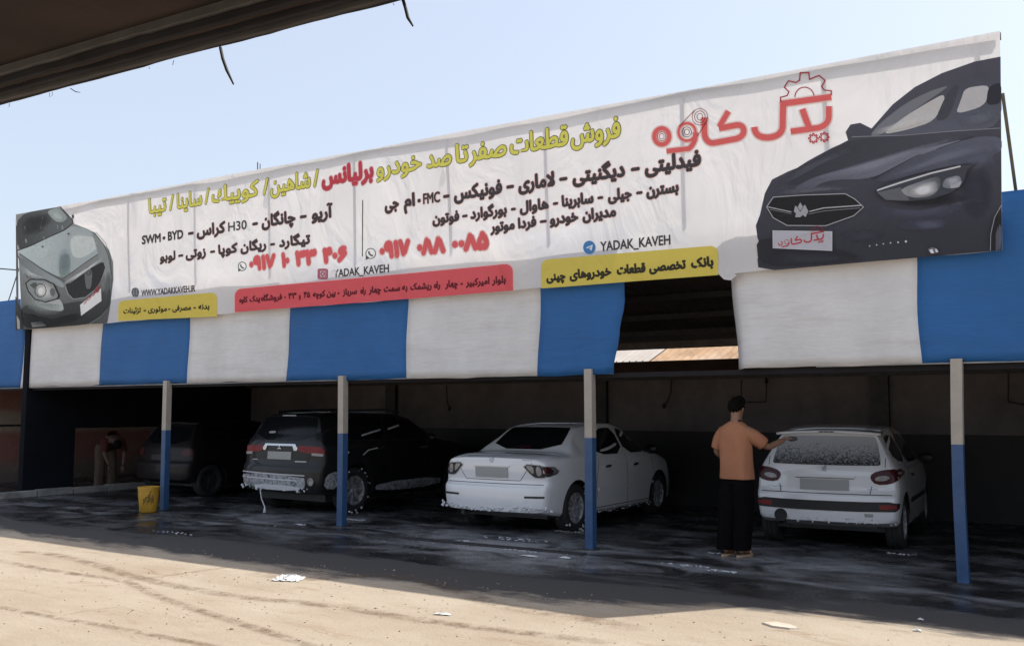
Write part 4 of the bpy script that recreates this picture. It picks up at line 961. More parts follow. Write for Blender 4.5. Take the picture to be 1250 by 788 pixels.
    # wheels
    for wy in spec['wheels']:
        for sx in (-1, 1):
            wh = empty('wheel', (sx*(W-.125), wy, rad)); wh.parent = root
            tb = MB(); r = rad; tw = .10
            tb.lathe([(r*.64, -tw*.9), (r*.80, -tw), (r*.94, -tw*.92), (r, -tw*.72), (r, -tw*.25), (r-.008, -tw*.22), (r, -tw*.19), (r, tw*.19), (r-.008, tw*.22), (r, tw*.25), (r, tw*.72), (r*.94, tw*.92), (r*.80, tw), (r*.64, tw*.9), (r*.60, 0), (r*.64, -tw*.9)], 40, 'X')
            tb.build('tyre', MT['rubber'], wh, True)
            rb = MB(); q = sx*.072
            rb.lathe([(r*.66, sx*.085), (r*.645, sx*.092), (r*.60, q), (r*.57, sx*.02), (0, sx*.015)], 36, 'X'); ns = spec['spokes']
            rb.lathe([(0, q+sx*.012), (r*.13, q+sx*.012), (r*.16, q), (r*.16, sx*.02)], 20, 'X')
            for k in range(ns):
                a = k*2*math.pi/ns; c, s_ = math.cos(a), math.sin(a)
                for da in ((-.10, .10) if spec.get('twin') else (0,)):
                    rb.bar((q-sx*.012, r*.10*math.cos(a), r*.10*math.sin(a)), (q-sx*.008, r*.61*math.cos(a+da), r*.61*math.sin(a+da)), .018, .030 if spec.get('twin') else .042)
            ro = rb.build('rim', spec['rim'], wh, False); 
    # underbody and shadow gap
    ub = MB(); ub.box((-W*.78, .35, .20), (W*.78, L_-.45, .34)); ub.build('underbody', MT['trim'], root)
    return root, patch, line, body, bvh

def foam_drips(bvh, parent, side_pts, n, rmin, rmax, hang=.05):
    """clumps of lather clinging to the lower edge"""
    bm = bmesh.new()
    for _ in range(n):
        p = random.choice(side_pts); q = Vector(p)+Vector((random.uniform(-.09, .09), random.uniform(-.02, .02), random.uniform(-.03, .03)))
        r_ = random.uniform(rmin, rmax); m = Matrix.Translation(q) @ Matrix.Diagonal((random.uniform(.8, 1.6), .7, random.uniform(.5, 1.4), 1))
        bmesh.ops.create_icosphere(bm, subdivisions=1, radius=r_, matrix=m)
    me = bpy.data.meshes.new('foam_lather'); bm.to_mesh(me); bm.free()
    o = link('foam_lather', me, MT['foam'], parent, True); o['kind'] = 'stuff'; return o

# --- white sedan
sed = dict(L=4.28, W=1.72, wr=.315, wheels=(.84, 3.46), spokes=12, rim=MT['foamy_rim'], rb=1.0, hi=9, twin=False,
    top=[(0, .985), (.03, .995), (.30, 1.035), (.72, 1.045), (.92, 1.14), (1.38, 1.395), (1.75, 1.44), (2.2, 1.445), (2.6, 1.40), (3.15, 1.03), (3.35, .99), (3.95, .88), (4.2, .76), (4.28, .62)],
    belt=[(0, .90), (.7, .95), (1.5, .955), (3.2, .93), (4.0, .80), (4.28, .56)], xr=[(0, .8), (.72, .80), (1.38, .66), (2.0, .66), (2.6, .66), (3.3, .82), (4.5, .8)],
    plan=[(0, .90), (.03, .935), (.10, .96), (.35, .985), (.8, 1.0), (3.2, 1.0), (3.9, .96), (4.2, .88), (4.28, .78)], zb=[(0, .30), (.3, .24), (.7, .20), (3.9, .19), (4.5, .24)],
    rear=[(.2, .06), (.34, .02), (.45, 0), (.60, 0), (.635, .035), (.66, .06), (.85, .045), (.97, .05), (1.05, .10)])
s1, patch, line, body, bvh = make_car('white_sedan', sed, MT['white_paint'], (-6.97, 10.10), 0, 'white four-door sedan with soap lather along its sills, seen from behind between two posts')
patch('rear_window', [(-.56, 1.07), (.56, 1.07), (.50, 1.34), (.44, 1.365), (-.44, 1.365), (-.50, 1.34)], MT['glass'], t=.004, smooth_n=1, lab='dark rear window')
sw = [(1.45, .985), (2.42, .985), (2.42, 1.35), (1.88, 1.365), (1.68, 1.31), (1.50, 1.12)]
for sd in ('right', 'left'):
    patch('side_window', [(1.50, .985), (2.30, .98), (2.30, 1.345), (1.96, 1.355), (1.76, 1.30), (1.56, 1.14)], MT['glass'], sd, .004, 1)
    patch('side_window', [(2.37, .98), (3.12, .975), (2.95, 1.10), (2.62, 1.315), (2.37, 1.345)], MT['glass'], sd, .004, 1)
    line('door_seam', [(1.40, .40), (1.36, .62), (1.48, .94)], .008, MT['gap'], sd); line('door_seam', [(2.335, .26), (2.335, .97)], .008, MT['gap'], sd); line('door_seam', [(3.25, .26), (3.27, .62), (3.18, .95)], .008, MT['gap'], sd)
    line('sill_line', [(1.35, .27), (3.27, .27)], .010, MT['gap'], sd)
    patch('door_handle', [(1.62, .80), (1.80, .81), (1.80, .845), (1.62, .835)], MT['chrome'], sd, .022, 1); patch('door_handle', [(2.50, .79), (2.68, .80), (2.68, .835), (2.50, .825)], MT['chrome'], sd, .022, 1)
    patch('rub_strip', [(1.42, .50), (3.22, .50), (3.22, .535), (1.42, .535)], MT['white_paint'], sd, .010, 0, .2)
for sx in (1, -1):
    o = patch('tail_lamp', [(sx*a, b) for a, b in [(.43, .925), (.80, .905), (.84, .80), (.80, .745), (.66, .735), (.60, .76)]], MT['alloy'], t=.006, smooth_n=1, lab='angular clear and dark tail lamp')
    patch('lamp_frame', [(sx*a, b) for a, b in [(.45, .915), (.79, .895), (.825, .80), (.79, .755), (.66, .745), (.61, .768)]], MT['trim'], t=.010, smooth_n=1, parent=o).location = (0, 0, 0)
    patch('lamp_lens', [(sx*a, b) for a, b in [(.50, .900), (.62, .893), (.63, .800), (.60, .80)]], MT['clear_lamp'], t=.014, smooth_n=1, parent=o)
    patch('lamp_lens', [(sx*a, b) for a, b in [(.655, .890), (.72, .885), (.74, .775), (.665, .765)]], MT['clear_lamp'], t=.014, smooth_n=1, parent=o)
    patch('lamp_lens', [(sx*a, b) for a, b in [(.745, .885), (.79, .880), (.81, .81), (.775, .775)]], MT['dark_red_lamp'], t=.014, smooth_n=1, parent=o)
    patch('bumper_strip', [(sx*.52, .485), (sx*.78, .49), (sx*.78, .515), (sx*.52, .51)], MT['trim'], t=.008, smooth_n=0)
patch('number_plate', [(-.255, .735), (.255, .735), (.255, .865), (-.255, .865)], MT['plate_grey'], t=.012, smooth_n=0, lab='plain grey number plate')
patch('shield_emblem', [(-.028, .985), (.028, .985), (.03, .945), (0, .915), (-.03, .945)], MT['alloy'], t=.010, smooth_n=1)
line('boot_seam', [(-.62, .99), (-.60, .93), (-.43, .70), (.43, .70), (.60, .93), (.62, .99)], .007, MT['gap']); line('bumper_seam', [(-.80, .655), (.80, .655)], .008, MT['gap'])
line('plate_lip', [(-.28, .885), (.28, .885)], .016, MT['white_paint'], t=.016); patch('badge', [(.46, .972), (.60, .968), (.60, .955), (.46, .958)], MT['alloy'], t=.004, smooth_n=0)
patch('third_brake_lamp', [(-.10, 1.085), (.10, 1.085), (.10, 1.105), (-.10, 1.105)], MT['dark_red_lamp'], t=.012, smooth_n=0)
def mirror_part(root, x, y, z, sx, mat):
    bm = bmesh.new(); bmesh.ops.create_uvsphere(bm, u_segments=14, v_segments=8, radius=1, matrix=Matrix.Translation((x+sx*.10, y, z)) @ Matrix.Diagonal((.11, .055, .07, 1)))
    me = bpy.data.meshes.new('door_mirror'); bm.to_mesh(me); bm.free(); o = link('door_mirror', me, mat, root, True)
    q = MB(); q.bar((x-sx*.06, y, z-.045), (x+sx*.06, y, z-.02), .03, .03); q.build('mirror_arm', MT['trim'], o)
mirror_part(s1, .83, 3.02, 1.02, 1, MT['black_paint']); mirror_part(s1, -.83, 3.02, 1.02, -1, MT['black_paint'])
ex = MB(); ex.tube([(-.50, .10, .25), (-.50, .45, .26)], .028, 12); ex.build('exhaust_pipe', MT['steel_dark'], s1)
pts = [(x, .02+.10*(x/.86)**2, .325+.03*abs(x)) for x in [i/14*.82 for i in range(-14, 15)]]
foam_drips(bvh, s1, pts, 120, .008, .022)
foam_drips(bvh, s1, [(.80, y, .21) for y in [1.4+i*.08 for i in range(24)]], 60, .007, .016)
foam_drips(bvh, s1, [(.80, .84+.30*math.cos(a), .31+.30*math.sin(a)) for a in [i*.35 for i in range(10, 22)]], 40, .008, .02)
# white strips painted for lather and sun glints across the side windows
patch('foam_glint', [(1.62, 1.02), (1.80, 1.03), (2.00, 1.06), (2.20, 1.10), (2.20, 1.135), (2.00, 1.09), (1.80, 1.065), (1.62, 1.045)], MT['foam'], 'right', .012, 1)
patch('foam_glint', [(2.46, 1.20), (2.66, 1.27), (2.68, 1.305), (2.46, 1.24)], MT['foam'], 'right', .012, 1)

# --- white hatchback
hat = dict(L=3.84, W=1.66, wr=.30, wheels=(.60, 3.04), spokes=7, rim=MT['foamy_rim'], rb=1.15, hi=9,
    top=[(0, 1.355), (.08, 1.375), (.5, 1.41), (1.2, 1.43), (1.7, 1.425), (2.1, 1.38), (2.75, 1.0), (2.9, .96), (3.5, .83), (3.75, .70), (3.84, .58)],
    belt=[(0, .93), (.6, .94), (2.6, .90), (3.5, .72), (3.84, .52)], xr=[(0, .66), (1.2, .70), (2.0, .68), (2.75, .82), (3.84, .8)],
    plan=[(0, .91), (.03, .945), (.10, .97), (.35, .99), (.8, 1.0), (2.9, 1.0), (3.5, .95), (3.75, .86), (3.84, .76)], zb=[(0, .33), (.3, .24), (.6, .20), (3.3, .19), (3.84, .24)],
    rear=[(.2, .05), (.36, .01), (.45, 0), (.62, 0), (.665, .05), (.90, .09), (.98, .13), (1.15, .25), (1.33, .385), (1.45, .46)])
h1, patch, line, body, bvh = make_car('white_hatchback', hat, MT['white_paint'], (-2.94, 11.08), 4, 'small white five-door hatchback with a soapy rear window, seen from behind near the rightmost post')
patch('rear_window', [(-.62, .985), (-.58, .965), (.58, .965), (.62, .985), (.555, 1.27), (.50, 1.30), (-.50, 1.30), (-.555, 1.27)], MT['foamy_glass'], t=.005, smooth_n=1, lab='rear window smeared with lather')
for sx in (1, -1):
    o = patch('tail_lamp', [(sx*a, b) for a, b in [(.50, .825), (.52, .885), (.64, .925), (.78, .935), (.815, .90), (.80, .82), (.72, .765), (.56, .755)]], MT['dark_red_lamp'], t=.008, smooth_n=1, lab='dark red curved tail lamp')
    patch('lamp_lens', [(sx*a, b) for a, b in [(.55, .80), (.56, .845), (.66, .865), (.72, .84), (.66, .80)]], MT['clear_lamp'], t=.013, smooth_n=1, parent=o)
    line('bumper_reflector', [(sx*.60, .512), (sx*.765, .515)], .05, MT['red_lamp'], t=.018)
patch('bumper_strip', [(-.80, .575), (-.4, .565), (.4, .565), (.80, .575), (.79, .49), (.74, .455), (-.74, .455), (-.79, .49)], MT['trim'], t=.012, smooth_n=1, lab='black bumper strip')
patch('number_plate', [(-.275, .675), (.275, .675), (.275, .805), (-.275, .805)], MT['plate_grey'], t=.012, smooth_n=0, lab='plain grey number plate')
line('plate_bar', [(-.34, .835), (0, .845), (.34, .835)], .026, MT['white_paint'], t=.022); line('plate_bar_shadow_gap', [(-.33, .817), (.33, .817)], .006, MT['gap'], t=.004)
em = patch('lion_emblem', [(-.022, .895), (-.030, .915), (-.018, .925), (-.028, .945), (-.006, .94), (.004, .96), (.026, .955), (.018, .935), (.03, .925), (.012, .91), (.026, .89), (.006, .90)], MT['alloy'], t=.010, smooth_n=0)
line('badge', [(-.66, .70), (-.62, .712), (-.58, .70), (-.54, .712), (-.48, .702)], .012, MT['alloy'], t=.005); line('badge', [(.47, .705), (.58, .707)], .014, MT['alloy'], t=.005)
line('bumper_seam', [(-.81, .645), (.81, .645)], .008, MT['gap']); line('hatch_seam', [(-.50, .65), (-.52, .74)], .006, MT['gap']); line('hatch_seam', [(.50, .65), (.52, .74)], .006, MT['gap'])
line('hatch_seam', [(-.67, 1.29), (-.66, 1.10), (-.66, .95)], .007, MT['gap']); line('hatch_seam', [(.67, 1.29), (.66, 1.10), (.66, .95)], .007, MT['gap'])
patch('bumper_badge', [(.44, .40), (.53, .40), (.53, .435), (.44, .435)], MT['alloy'], t=.008, smooth_n=0)
# roof spoiler lip
sp = MB(); ns_ = 20; vs = []
for i in range(ns_+1):
    x = -.60+1.2*i/ns_; yb = .335+.05*(x/.6)**2; z = 1.352-.030*(x/.6)**2
    vs += [(x, yb-.045, z-.012), (x, yb-.040, z+.012), (x, yb+.16, z+.028), (x, yb+.10, z-.02)]
sp.add(vs, [(i*4+a, i*4+4+a, i*4+4+(a+1) % 4, i*4+(a+1) % 4) for i in range(ns_) for a in range(4)]+[(0, 1, 2, 3), (ns_*4+3, ns_*4+2, ns_*4+1, ns_*4)])
spo = sp.build('roof_spoiler', MT['white_paint'], h1, True)
for dx in (-.06, 0, .06):
    q = MB(); q.box((dx-.026, .285, 1.345), (dx+.026, .296, 1.357)); q.build('brake_lamp_cell', MT['trim'], spo)
for sd in ('right', 'left'):
    patch('side_window', [(.42, 1.02), (1.02, .975), (1.02, 1.30), (.62, 1.31), (.48, 1.20)], MT['glass'], sd, .004, 1)
    patch('side_window', [(1.09, .975), (2.05, .955), (2.45, .96), (2.15, 1.17), (1.86, 1.30), (1.09, 1.31)], MT['glass'], sd, .004, 1)
    line('door_seam', [(1.05, .26), (1.05, .97)], .008, MT['gap'], sd); line('door_seam', [(2.30, .26), (2.35, .9)], .008, MT['gap'], sd); line('door_seam', [(.93, .42), (.70, .66), (.45, .98)], .008, MT['gap'], sd)
    patch('door_handle', [(1.18, .80), (1.34, .80), (1.34, .835), (1.18, .835)], MT['trim'], sd, .02, 1)
    patch('rub_strip', [(.98, .50), (2.6, .49), (2.6, .54), (.98, .55)], MT['trim'], sd, .010, 0, .2)
mirror_part(h1, .80, 2.28, .98, 1, MT['trim']); mirror_part(h1, -.80, 2.28, .98, -1, MT['trim'])
ex = MB(); ex.lathe([(.032, -.02), (.040, -.02), (.040, .3), (.032, .3), (.032, -.02)], 16, 'Y', (-.50, .06, .30)); ex.build('exhaust_pipe', MT['trim'], h1)
q = MB(); q.lathe([(0, .05), (.075, .05), (.075, -.006), (.06, -.004), (0, 0)], 20, 'Y', (-.50, .035, .375)); q.build('exhaust_recess', MT['trim'], h1)
foam_drips(bvh, h1, [(x, .01+.10*(x/.83)**2, .345) for x in [i/12*.78 for i in range(-9, 13)]], 50, .006, .014)
line('foam_glint', [(.625, 1.30), (.64, 1.22), (.66, 1.12), (.70, 1.02), (.715, .95)], .014, MT['foam'], t=.014)  # white strip painted for the lather and bright glint beside the rear window

# --- black suv
suv = dict(L=4.30, W=1.84, wr=.355, wheels=(.82, 3.48), spokes=7, rim=MT['foamy_rim'], rb=1.2, hi=9, twin=True,
    top=[(0, 1.53), (.10, 1.56), (.5, 1.585), (1.2, 1.60), (1.9, 1.59), (2.35, 1.53), (2.95, 1.18), (3.1, 1.14), (3.9, 1.03), (4.2, .90), (4.3, .75)],
    belt=[(0, 1.10), (.6, 1.11), (2.8, 1.06), (3.9, .92), (4.3, .68)], xr=[(0, .66), (1.2, .69), (2.3, .67), (3.0, .82), (4.3, .82)],
    plan=[(0, .92), (.03, .95), (.10, .97), (.35, .99), (.8, 1.0), (3.3, 1.0), (3.9, .96), (4.2, .88), (4.3, .78)], zb=[(0, .36), (.3, .30), (.7, .25), (3.8, .25), (4.3, .32)],
    rear=[(.25, .08), (.40, .02), (.50, 0), (.72, 0), (.78, .05), (.95, .06), (1.08, .07), (1.2, .13), (1.5, .27), (1.65, .36)])
v1, patch, line, body, bvh = make_car('black_suv', suv, MT['black_paint'], (-11.06, 10.18), 0, 'black compact SUV being washed, its rear bumper and wheel covered in lather')
patch('rear_window', [(-.66, 1.14), (.66, 1.14), (.60, 1.46), (.52, 1.50), (-.52, 1.50), (-.60, 1.46)], MT['glass'], t=.005, smooth_n=1)
for sx in (1, -1):
    o = patch('tail_lamp', [(sx*a, b) for a, b in [(.36, 1.06), (.60, 1.055), (.82, 1.05), (.86, 1.00), (.86, .92), (.62, .945), (.37, .975)]], MT['red_lamp'], t=.010, smooth_n=1, lab='wide red tail lamp')
    patch('lamp_lens', [(sx*a, b) for a, b in [(.66, .955), (.85, .945), (.85, .905), (.66, .915)]], MT['clear_lamp'], t=.015, smooth_n=0, parent=o)
    fl = MB(); fl.lathe([(.062, .0), (.062, -.012), (.048, -.016), (.045, -.004), (0, -.002)], 20, 'Y', (sx*.70, .055, .52)); fl.build('fog_lamp', MT['clear_lamp'], root := v1)
    line('roof_rail', [(.5, 0), (.5, 0)], .01, MT['trim']) if False else None
patch('chrome_garnish', [(-.33, 1.085), (.33, 1.085), (.385, 1.02), (.37, .985), (.315, .985), (.28, 1.055), (-.28, 1.055), (-.315, .985), (-.37, .985), (-.385, 1.02)], MT['chrome'], t=.016, smooth_n=0)
for a in (90, 210, 330):
    c, s_ = math.cos(R(a)), math.sin(R(a)); ux, uz = c, s_; px_, pz_ = -s_, c; w2 = .019
    patch('emblem_diamond', [(0, 1.025), (ux*.022+px_*w2*.62, 1.025+uz*.022+pz_*w2*.62), (ux*.044, 1.025+uz*.044), (ux*.022-px_*w2*.62, 1.025+uz*.022-pz_*w2*.62)], MT['chrome'], t=.014, smooth_n=0)
patch('number_plate', [(-.26, .845), (.26, .845), (.26, .965), (-.26, .965)], MT['plate_grey'], t=.014, smooth_n=0, lab='plain grey number plate')
patch('soapy_bumper_face', [(-.84, .62), (.56, .60), (.60, .50), (.56, .40), (-.80, .40), (-.86, .5)], MT['foamy_black'], t=.008, smooth_n=1)
for z, x1 in ((.625, .58), (.545, .45)): line('lather_line', [(-.84, z+.01), (-.3, z), (x1, z-.012)], .016, MT['foam'], t=.016)
patch('bumper_skid_plate', [(-.55, .46), (.5, .455), (.46, .375), (-.5, .38)], MT['foam'], t=.012, smooth_n=1, lab='lather over the lower bumper')
patch('rear_sticker', [(-.36, 1.24), (-.20, 1.245), (-.20, 1.28), (-.36, 1.275)], MT['plate_grey'], t=.008, smooth_n=1)
line('foam_glint', [(-.18, 1.52), (.12, 1.52)], .014, MT['foam'], t=.01); line('badge', [(.34, .82), (.56, .82)], .014, MT['alloy'], t=.005); line('badge', [(-.66, .83), (-.52, .83)], .014, MT['alloy'], t=.005)
line('hatch_seam', [(-.72, 1.45), (-.78, 1.10), (-.62, .90), (-.56, .74), (.56, .74), (.62, .90), (.78, 1.10), (.72, 1.45)], .008, MT['gap'])
for sd in ('right', 'left'):
    patch('side_window', [(.62, 1.15), (1.60, 1.14), (1.60, 1.50), (1.0, 1.51), (.78, 1.42)], MT['glass'], sd, .004, 1)
    patch('side_window', [(1.66, 1.14), (2.62, 1.12), (2.40, 1.33), (2.12, 1.48), (1.66, 1.50)], MT['glass'], sd, .004, 1)
    line('chrome_sill', [(.62, 1.125), (1.6, 1.12), (2.65, 1.10)], .018, MT['chrome'], sd, t=.008)
    line('door_seam', [(1.63, .34), (1.63, 1.10)], .008, MT['gap'], sd); line('door_seam', [(2.75, .34), (2.72, 1.06)], .008, MT['gap'], sd); line('door_seam', [(1.25, .58), (.98, .85), (.95, 1.1)], .008, MT['gap'], sd)
    patch('door_handle', [(1.32, .98), (1.50, .985), (1.50, 1.015), (1.32, 1.01)], MT['chrome'], sd, .022, 1); patch('door_handle', [(2.44, .96), (2.62, .965), (2.62, .995), (2.44, .99)], MT['chrome'], sd, .022, 1)
    patch('soapy_sill', [(1.25, .30), (3.0, .30), (3.0, .46), (1.35, .44)], MT['foamy_black'], sd, .008, 1)
    patch('soapy_quarter', [(.16, .42), (.40, .40), (.43, .58), (.40, .68), (.18, .62)], MT['foamy_black'], sd, .008, 1)
line('lather_line', [(.46, .60), (.44, .72), (.56, .90), (.66, .96)], .014, MT['foam'], 'right', t=.008)
line('lather_line', [(.98, .90), (1.10, .97), (1.32, 1.0)], .016, MT['foam'], 'right', t=.008)
line('foam_glint', [(1.02, 1.20), (1.30, 1.25), (1.52, 1.285)], .022, MT['foam'], 'right', t=.012); line('foam_glint', [(1.72, 1.29), (2.05, 1.35)], .026, MT['foam'], 'right', t=.012)  # lather and sun glints on the side glass, painted as white strips
mirror_part(v1, .88, 2.62, 1.14, 1, MT['black_paint']); mirror_part(v1, -.88, 2.62, 1.14, -1, MT['black_paint'])
foam_drips(bvh, v1, [(x, .03+.10*(x/.92)**2, .40) for x in [i/14*.84 for i in range(-14, 10)]], 90, .010, .026)
foam_drips(bvh, v1, [(.84, .82+.33*math.cos(a), .35+.33*math.sin(a)) for a in [i*.3 for i in range(0, 21)]], 90, .008, .02)
dr = MB(); dr.tube([(-.42, .06, .37), (-.36, .04, .22), (-.27, .03, .10), (-.24, .0, .01)], [.010, .008, .010, .03], 6); dr.build('foam_dribble', MT['foam'], v1, True)
rk = MB(); rk.tube([(.60, .55, 1.57), (.60, .9, 1.60), (.60, 1.9, 1.62), (.60, 2.2, 1.56)], .018, 8); rk.build('roof_rail', MT['gap'], v1); rk = MB(); rk.tube([(-.60, .55, 1.57), (-.60, .9, 1.60), (-.60, 1.9, 1.62), (-.60, 2.2, 1.56)], .018, 8); rk.build('roof_rail', MT['trim'], v1)

# --- dark hatchback in the unlit leftmost bay
dk = dict(hat); dk['rim'] = MT['gap']
d1, patch, line, body, bvh = make_car('dark_hatchback', dk, MT['maroon_paint'], (-15.15, 11.0), 0, 'almost black car parked in the unlit leftmost bay behind the bucket')
patch('rear_window', [(-.60, .98), (.60, .98), (.54, 1.27), (.48, 1.30), (-.48, 1.30), (-.54, 1.27)], MT['glass'], t=.005, smooth_n=1)
patch('number_plate', [(-.26, .67), (.26, .67), (.26, .78), (-.26, .78)], MT['steel_dark'], t=.012, smooth_n=0)
for sx in (1, -1): patch('tail_lamp', [(sx*a, b) for a, b in [(.55, .76), (.56, .88), (.76, .92), (.80, .78)]], MT['dark_red_lamp'], t=.008, smooth_n=1)
for sd in ('right', 'left'):
    patch('side_window', [(.42, 1.02), (1.02, .975), (1.02, 1.30), (.62, 1.31), (.48, 1.20)], MT['glass'], sd, .004, 1)
    patch('side_window', [(1.09, .975), (2.05, .955), (2.45, .96), (2.15, 1.17), (1.86, 1.30), (1.09, 1.31)], MT['glass'], sd, .004, 1)
line('chrome_strip', [(1.3, 1.02), (1.9, 1.06)], .02, MT['chrome'], 'right', t=.012)
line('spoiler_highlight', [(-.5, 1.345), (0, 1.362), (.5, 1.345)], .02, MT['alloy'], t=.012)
# ------------------------------------------------------------------ the man washing the hatchback
def skin_mesh(name, verts, edges, radii, mat, parent, root=0, sub=2, levels=None):
    me = bpy.data.meshes.new(name); me.from_pydata(verts, edges, []); me.update()
    o = bpy.data.objects.new(name, me); COL.objects.link(o)
    sk = o.modifiers.new('s', 'SKIN'); sk.use_smooth_shade = True
    sd = me.skin_vertices[0].data if me.skin_vertices else None
    if sd is None:
        bpy.context.view_layer.update(); sd = me.skin_vertices[0].data
    for i, r_ in enumerate(radii):
        sd[i].radius = r_ if isinstance(r_, tuple) else (r_, r_); sd[i].use_root = (i == root); sd[i].use_loose = False
    ss = o.modifiers.new('u', 'SUBSURF'); ss.levels = sub; ss.render_levels = sub
    dg = bpy.context.evaluated_depsgraph_get(); dg.update(); me2 = bpy.data.meshes.new_from_object(o.evaluated_get(dg)); me2.name = name
    bpy.data.objects.remove(o); me2.materials.clear(); me2.polygons.foreach_set('use_smooth', [True]*len(me2.polygons))
    return link(name, me2, mat, parent)
man = empty('person', (-3.62, 10.10, 0), R(-14)); tag(man, 'man in an orange-brown T-shirt and black trousers wiping the white hatchback, seen from behind', 'person')
# local frame: x right, y forward (into the bay), z up; 1.72 m tall
V = [(0,0,.93),(0,.0,1.05),(0,-.005,1.22),(0,-.015,1.36),(0,-.01,1.44),(0,.01,1.50),(0,.03,1.585),(0,.035,1.655),      # pelvis..head
     (.165,-.01,1.38),(.235,.07,1.285),(.295,.17,1.195),(.345,.37,1.26),(.355,.42,1.28),                         # right arm, reaching forward to the car
     (-.165,-.01,1.38),(-.225,-.01,1.26),(-.265,.01,1.13),(-.22,.17,1.03),(-.205,.23,1.02),                   # left arm, bent at the elbow
     (.085,0,.90),(.065,.03,.50),(.045,-.01,.10),(-.095,0,.90),(-.105,-.02,.50),(-.115,-.065,.10)]
Eg = [(0,1),(1,2),(2,3),(3,4),(4,5),(5,6),(6,7),(3,8),(8,9),(9,10),(10,11),(11,12),(3,13),(13,14),(14,15),(15,16),(16,17),(0,18),(18,19),(19,20),(0,21),(21,22),(22,23)]
Rr = [(.14,.10),(.13,.09),(.145,.095),(.14,.09),(.075,.07),.055,(.072,.09),(.068,.088),.062,.052,.042,.034,.026,.062,.052,.042,.034,.026,.085,.055,.04,.085,.055,.04]
body = skin_mesh('body', V, Eg, Rr, MT['skin'], man)
# hands: palm and five fingers, closed loosely
def hand(parent, at, d, up, mat, flip=1):
    d = Vector(d).normalized(); up = Vector(up).normalized(); sd = d.cross(up).normalized()*flip; up = sd.cross(d).normalized()*flip
    at = Vector(at); vs = [at, at+d*.045, at+d*.085]; es = [(0, 1), (1, 2)]; rs = [(.024, .018), (.036, .016), (.038, .013)]
    for k, (o_, ln) in enumerate([(-.030, .060), (-.010, .070), (.010, .066), (.029, .052)]):
        b = len(vs); p0 = at+d*.088+sd*o_; vs += [p0, p0+d*ln*.45-up*.006, p0+d*ln*.8-up*.022, p0+d*ln*.95-up*.040]; rs += [.0095, .009, .008, .007]; es += [(2, b), (b, b+1), (b+1, b+2), (b+2, b+3)]
    b = len(vs); vs += [at+d*.035-sd*.036, at+d*.065-sd*.052-up*.01, at+d*.090-sd*.050-up*.02]; rs += [.011, .010, .008]; es += [(1, b), (b, b+1), (b+1, b+2)]
    o = skin_mesh('hand', [tuple(v) for v in vs], es, rs, mat, parent, sub=1); return o
hand(man, (.355,.42,1.28), (.25,.9,.15), (0,-.1,1), MT['skin']); hand(man, (-.205,.23,1.02), (.3,.9,-.1), (0,.1,1), MT['skin'], -1)
# T-shirt: loose, straight hem, half sleeves (one loft for the trunk, one for each sleeve)
def loft(rings, n=36, fold=0, ph=0):
    vs = []
    for (cx, cy, cz, rx, ry, tx, ty, amp) in rings:
        for k in range(n):
            a = k*2*math.pi/n; c, s_ = math.cos(a), math.sin(a); e = 2.4
            x = abs(c)**(2/e)*math.copysign(1, c)*rx; y = abs(s_)**(2/e)*math.copysign(1, s_)*ry
            f = 1+amp*(math.sin(a*5+cz*6+ph)+.6*math.sin(a*9-cz*11+ph*2)); vs.append((cx+x*f, cy+y*f, cz+tx*x+ty*y))
    m = len(rings); return vs, [(j*n+k, j*n+(k+1) % n, (j+1)*n+(k+1) % n, (j+1)*n+k) for j in range(m-1) for k in range(n)]
def finish(mb, name, mat, parent, thick=.006):
    o = mb.build(name, mat, parent, True); s_ = o.modifiers.new('s', 'SOLIDIFY'); s_.thickness = thick; s_.offset = 0; u = o.modifiers.new('u', 'SUBSURF'); u.levels = 1; u.render_levels = 1; return o
q = MB(); q.add(*loft([(-.005,.0,.845,.196,.128,0,0,.045),(-.005,0,.86,.197,.13,0,0,.042),(-.003,0,.95,.192,.128,0,0,.038),(0,-.004,1.05,.188,.124,0,0,.032),(0,-.008,1.16,.188,.122,0,0,.024),(0,-.012,1.26,.192,.120,0,0,.016),(0,-.014,1.35,.198,.112,0,0,.004),(0,-.012,1.40,.190,.098,0,0,0),(0,-.008,1.437,.142,.082,0,0,0),(0,-.002,1.465,.090,.068,0,0,0),(0,.002,1.482,.066,.060,0,0,0)]))
for pth, rr_ in (([(.06,-.012,1.365),(.125,-.01,1.36),(.18,.01,1.335),(.235,.07,1.285),(.272,.13,1.23)], [.060,.080,.082,.078,.074]), ([(-.06,-.012,1.365),(-.125,-.012,1.36),(-.175,-.012,1.33),(-.215,-.008,1.26),(-.245,.0,1.175)], [.060,.080,.082,.078,.074])):
    q.tube(pth, rr_, 18, cap=False)
finish(q, 't_shirt', MT['shirt'], man)
# trousers: baggy black, legs close together
q = MB()
for sx, kx, fx, ky, fy in ((.075, .065, .045, .03, -.01), (-.095, -.105, -.115, -.015, -.065)):
    q.add(*loft([(sx*.8,0,.93,.085,.085,0,0,0),(sx*.9,0,.86,.095,.10,0,0,0),(sx,0,.74,.115,.118,0,0,.02),(kx,ky,.50,.104,.112,0,0,.035),(fx*1.0,(ky+fy)/2,.28,.098,.108,0,0,.045),(fx,fy,.13,.092,.104,0,0,.05),(fx,fy,.075,.096,.110,0,0,.05)], 28, ph=sx*30))
q.add(*loft([(-.008,0,.78,.165,.112,0,0,0),(-.006,0,.86,.160,.104,0,0,0),(-.004,0,.95,.145,.095,0,0,0)], 28))
finish(q, 'trousers', MT['trousers'], man)
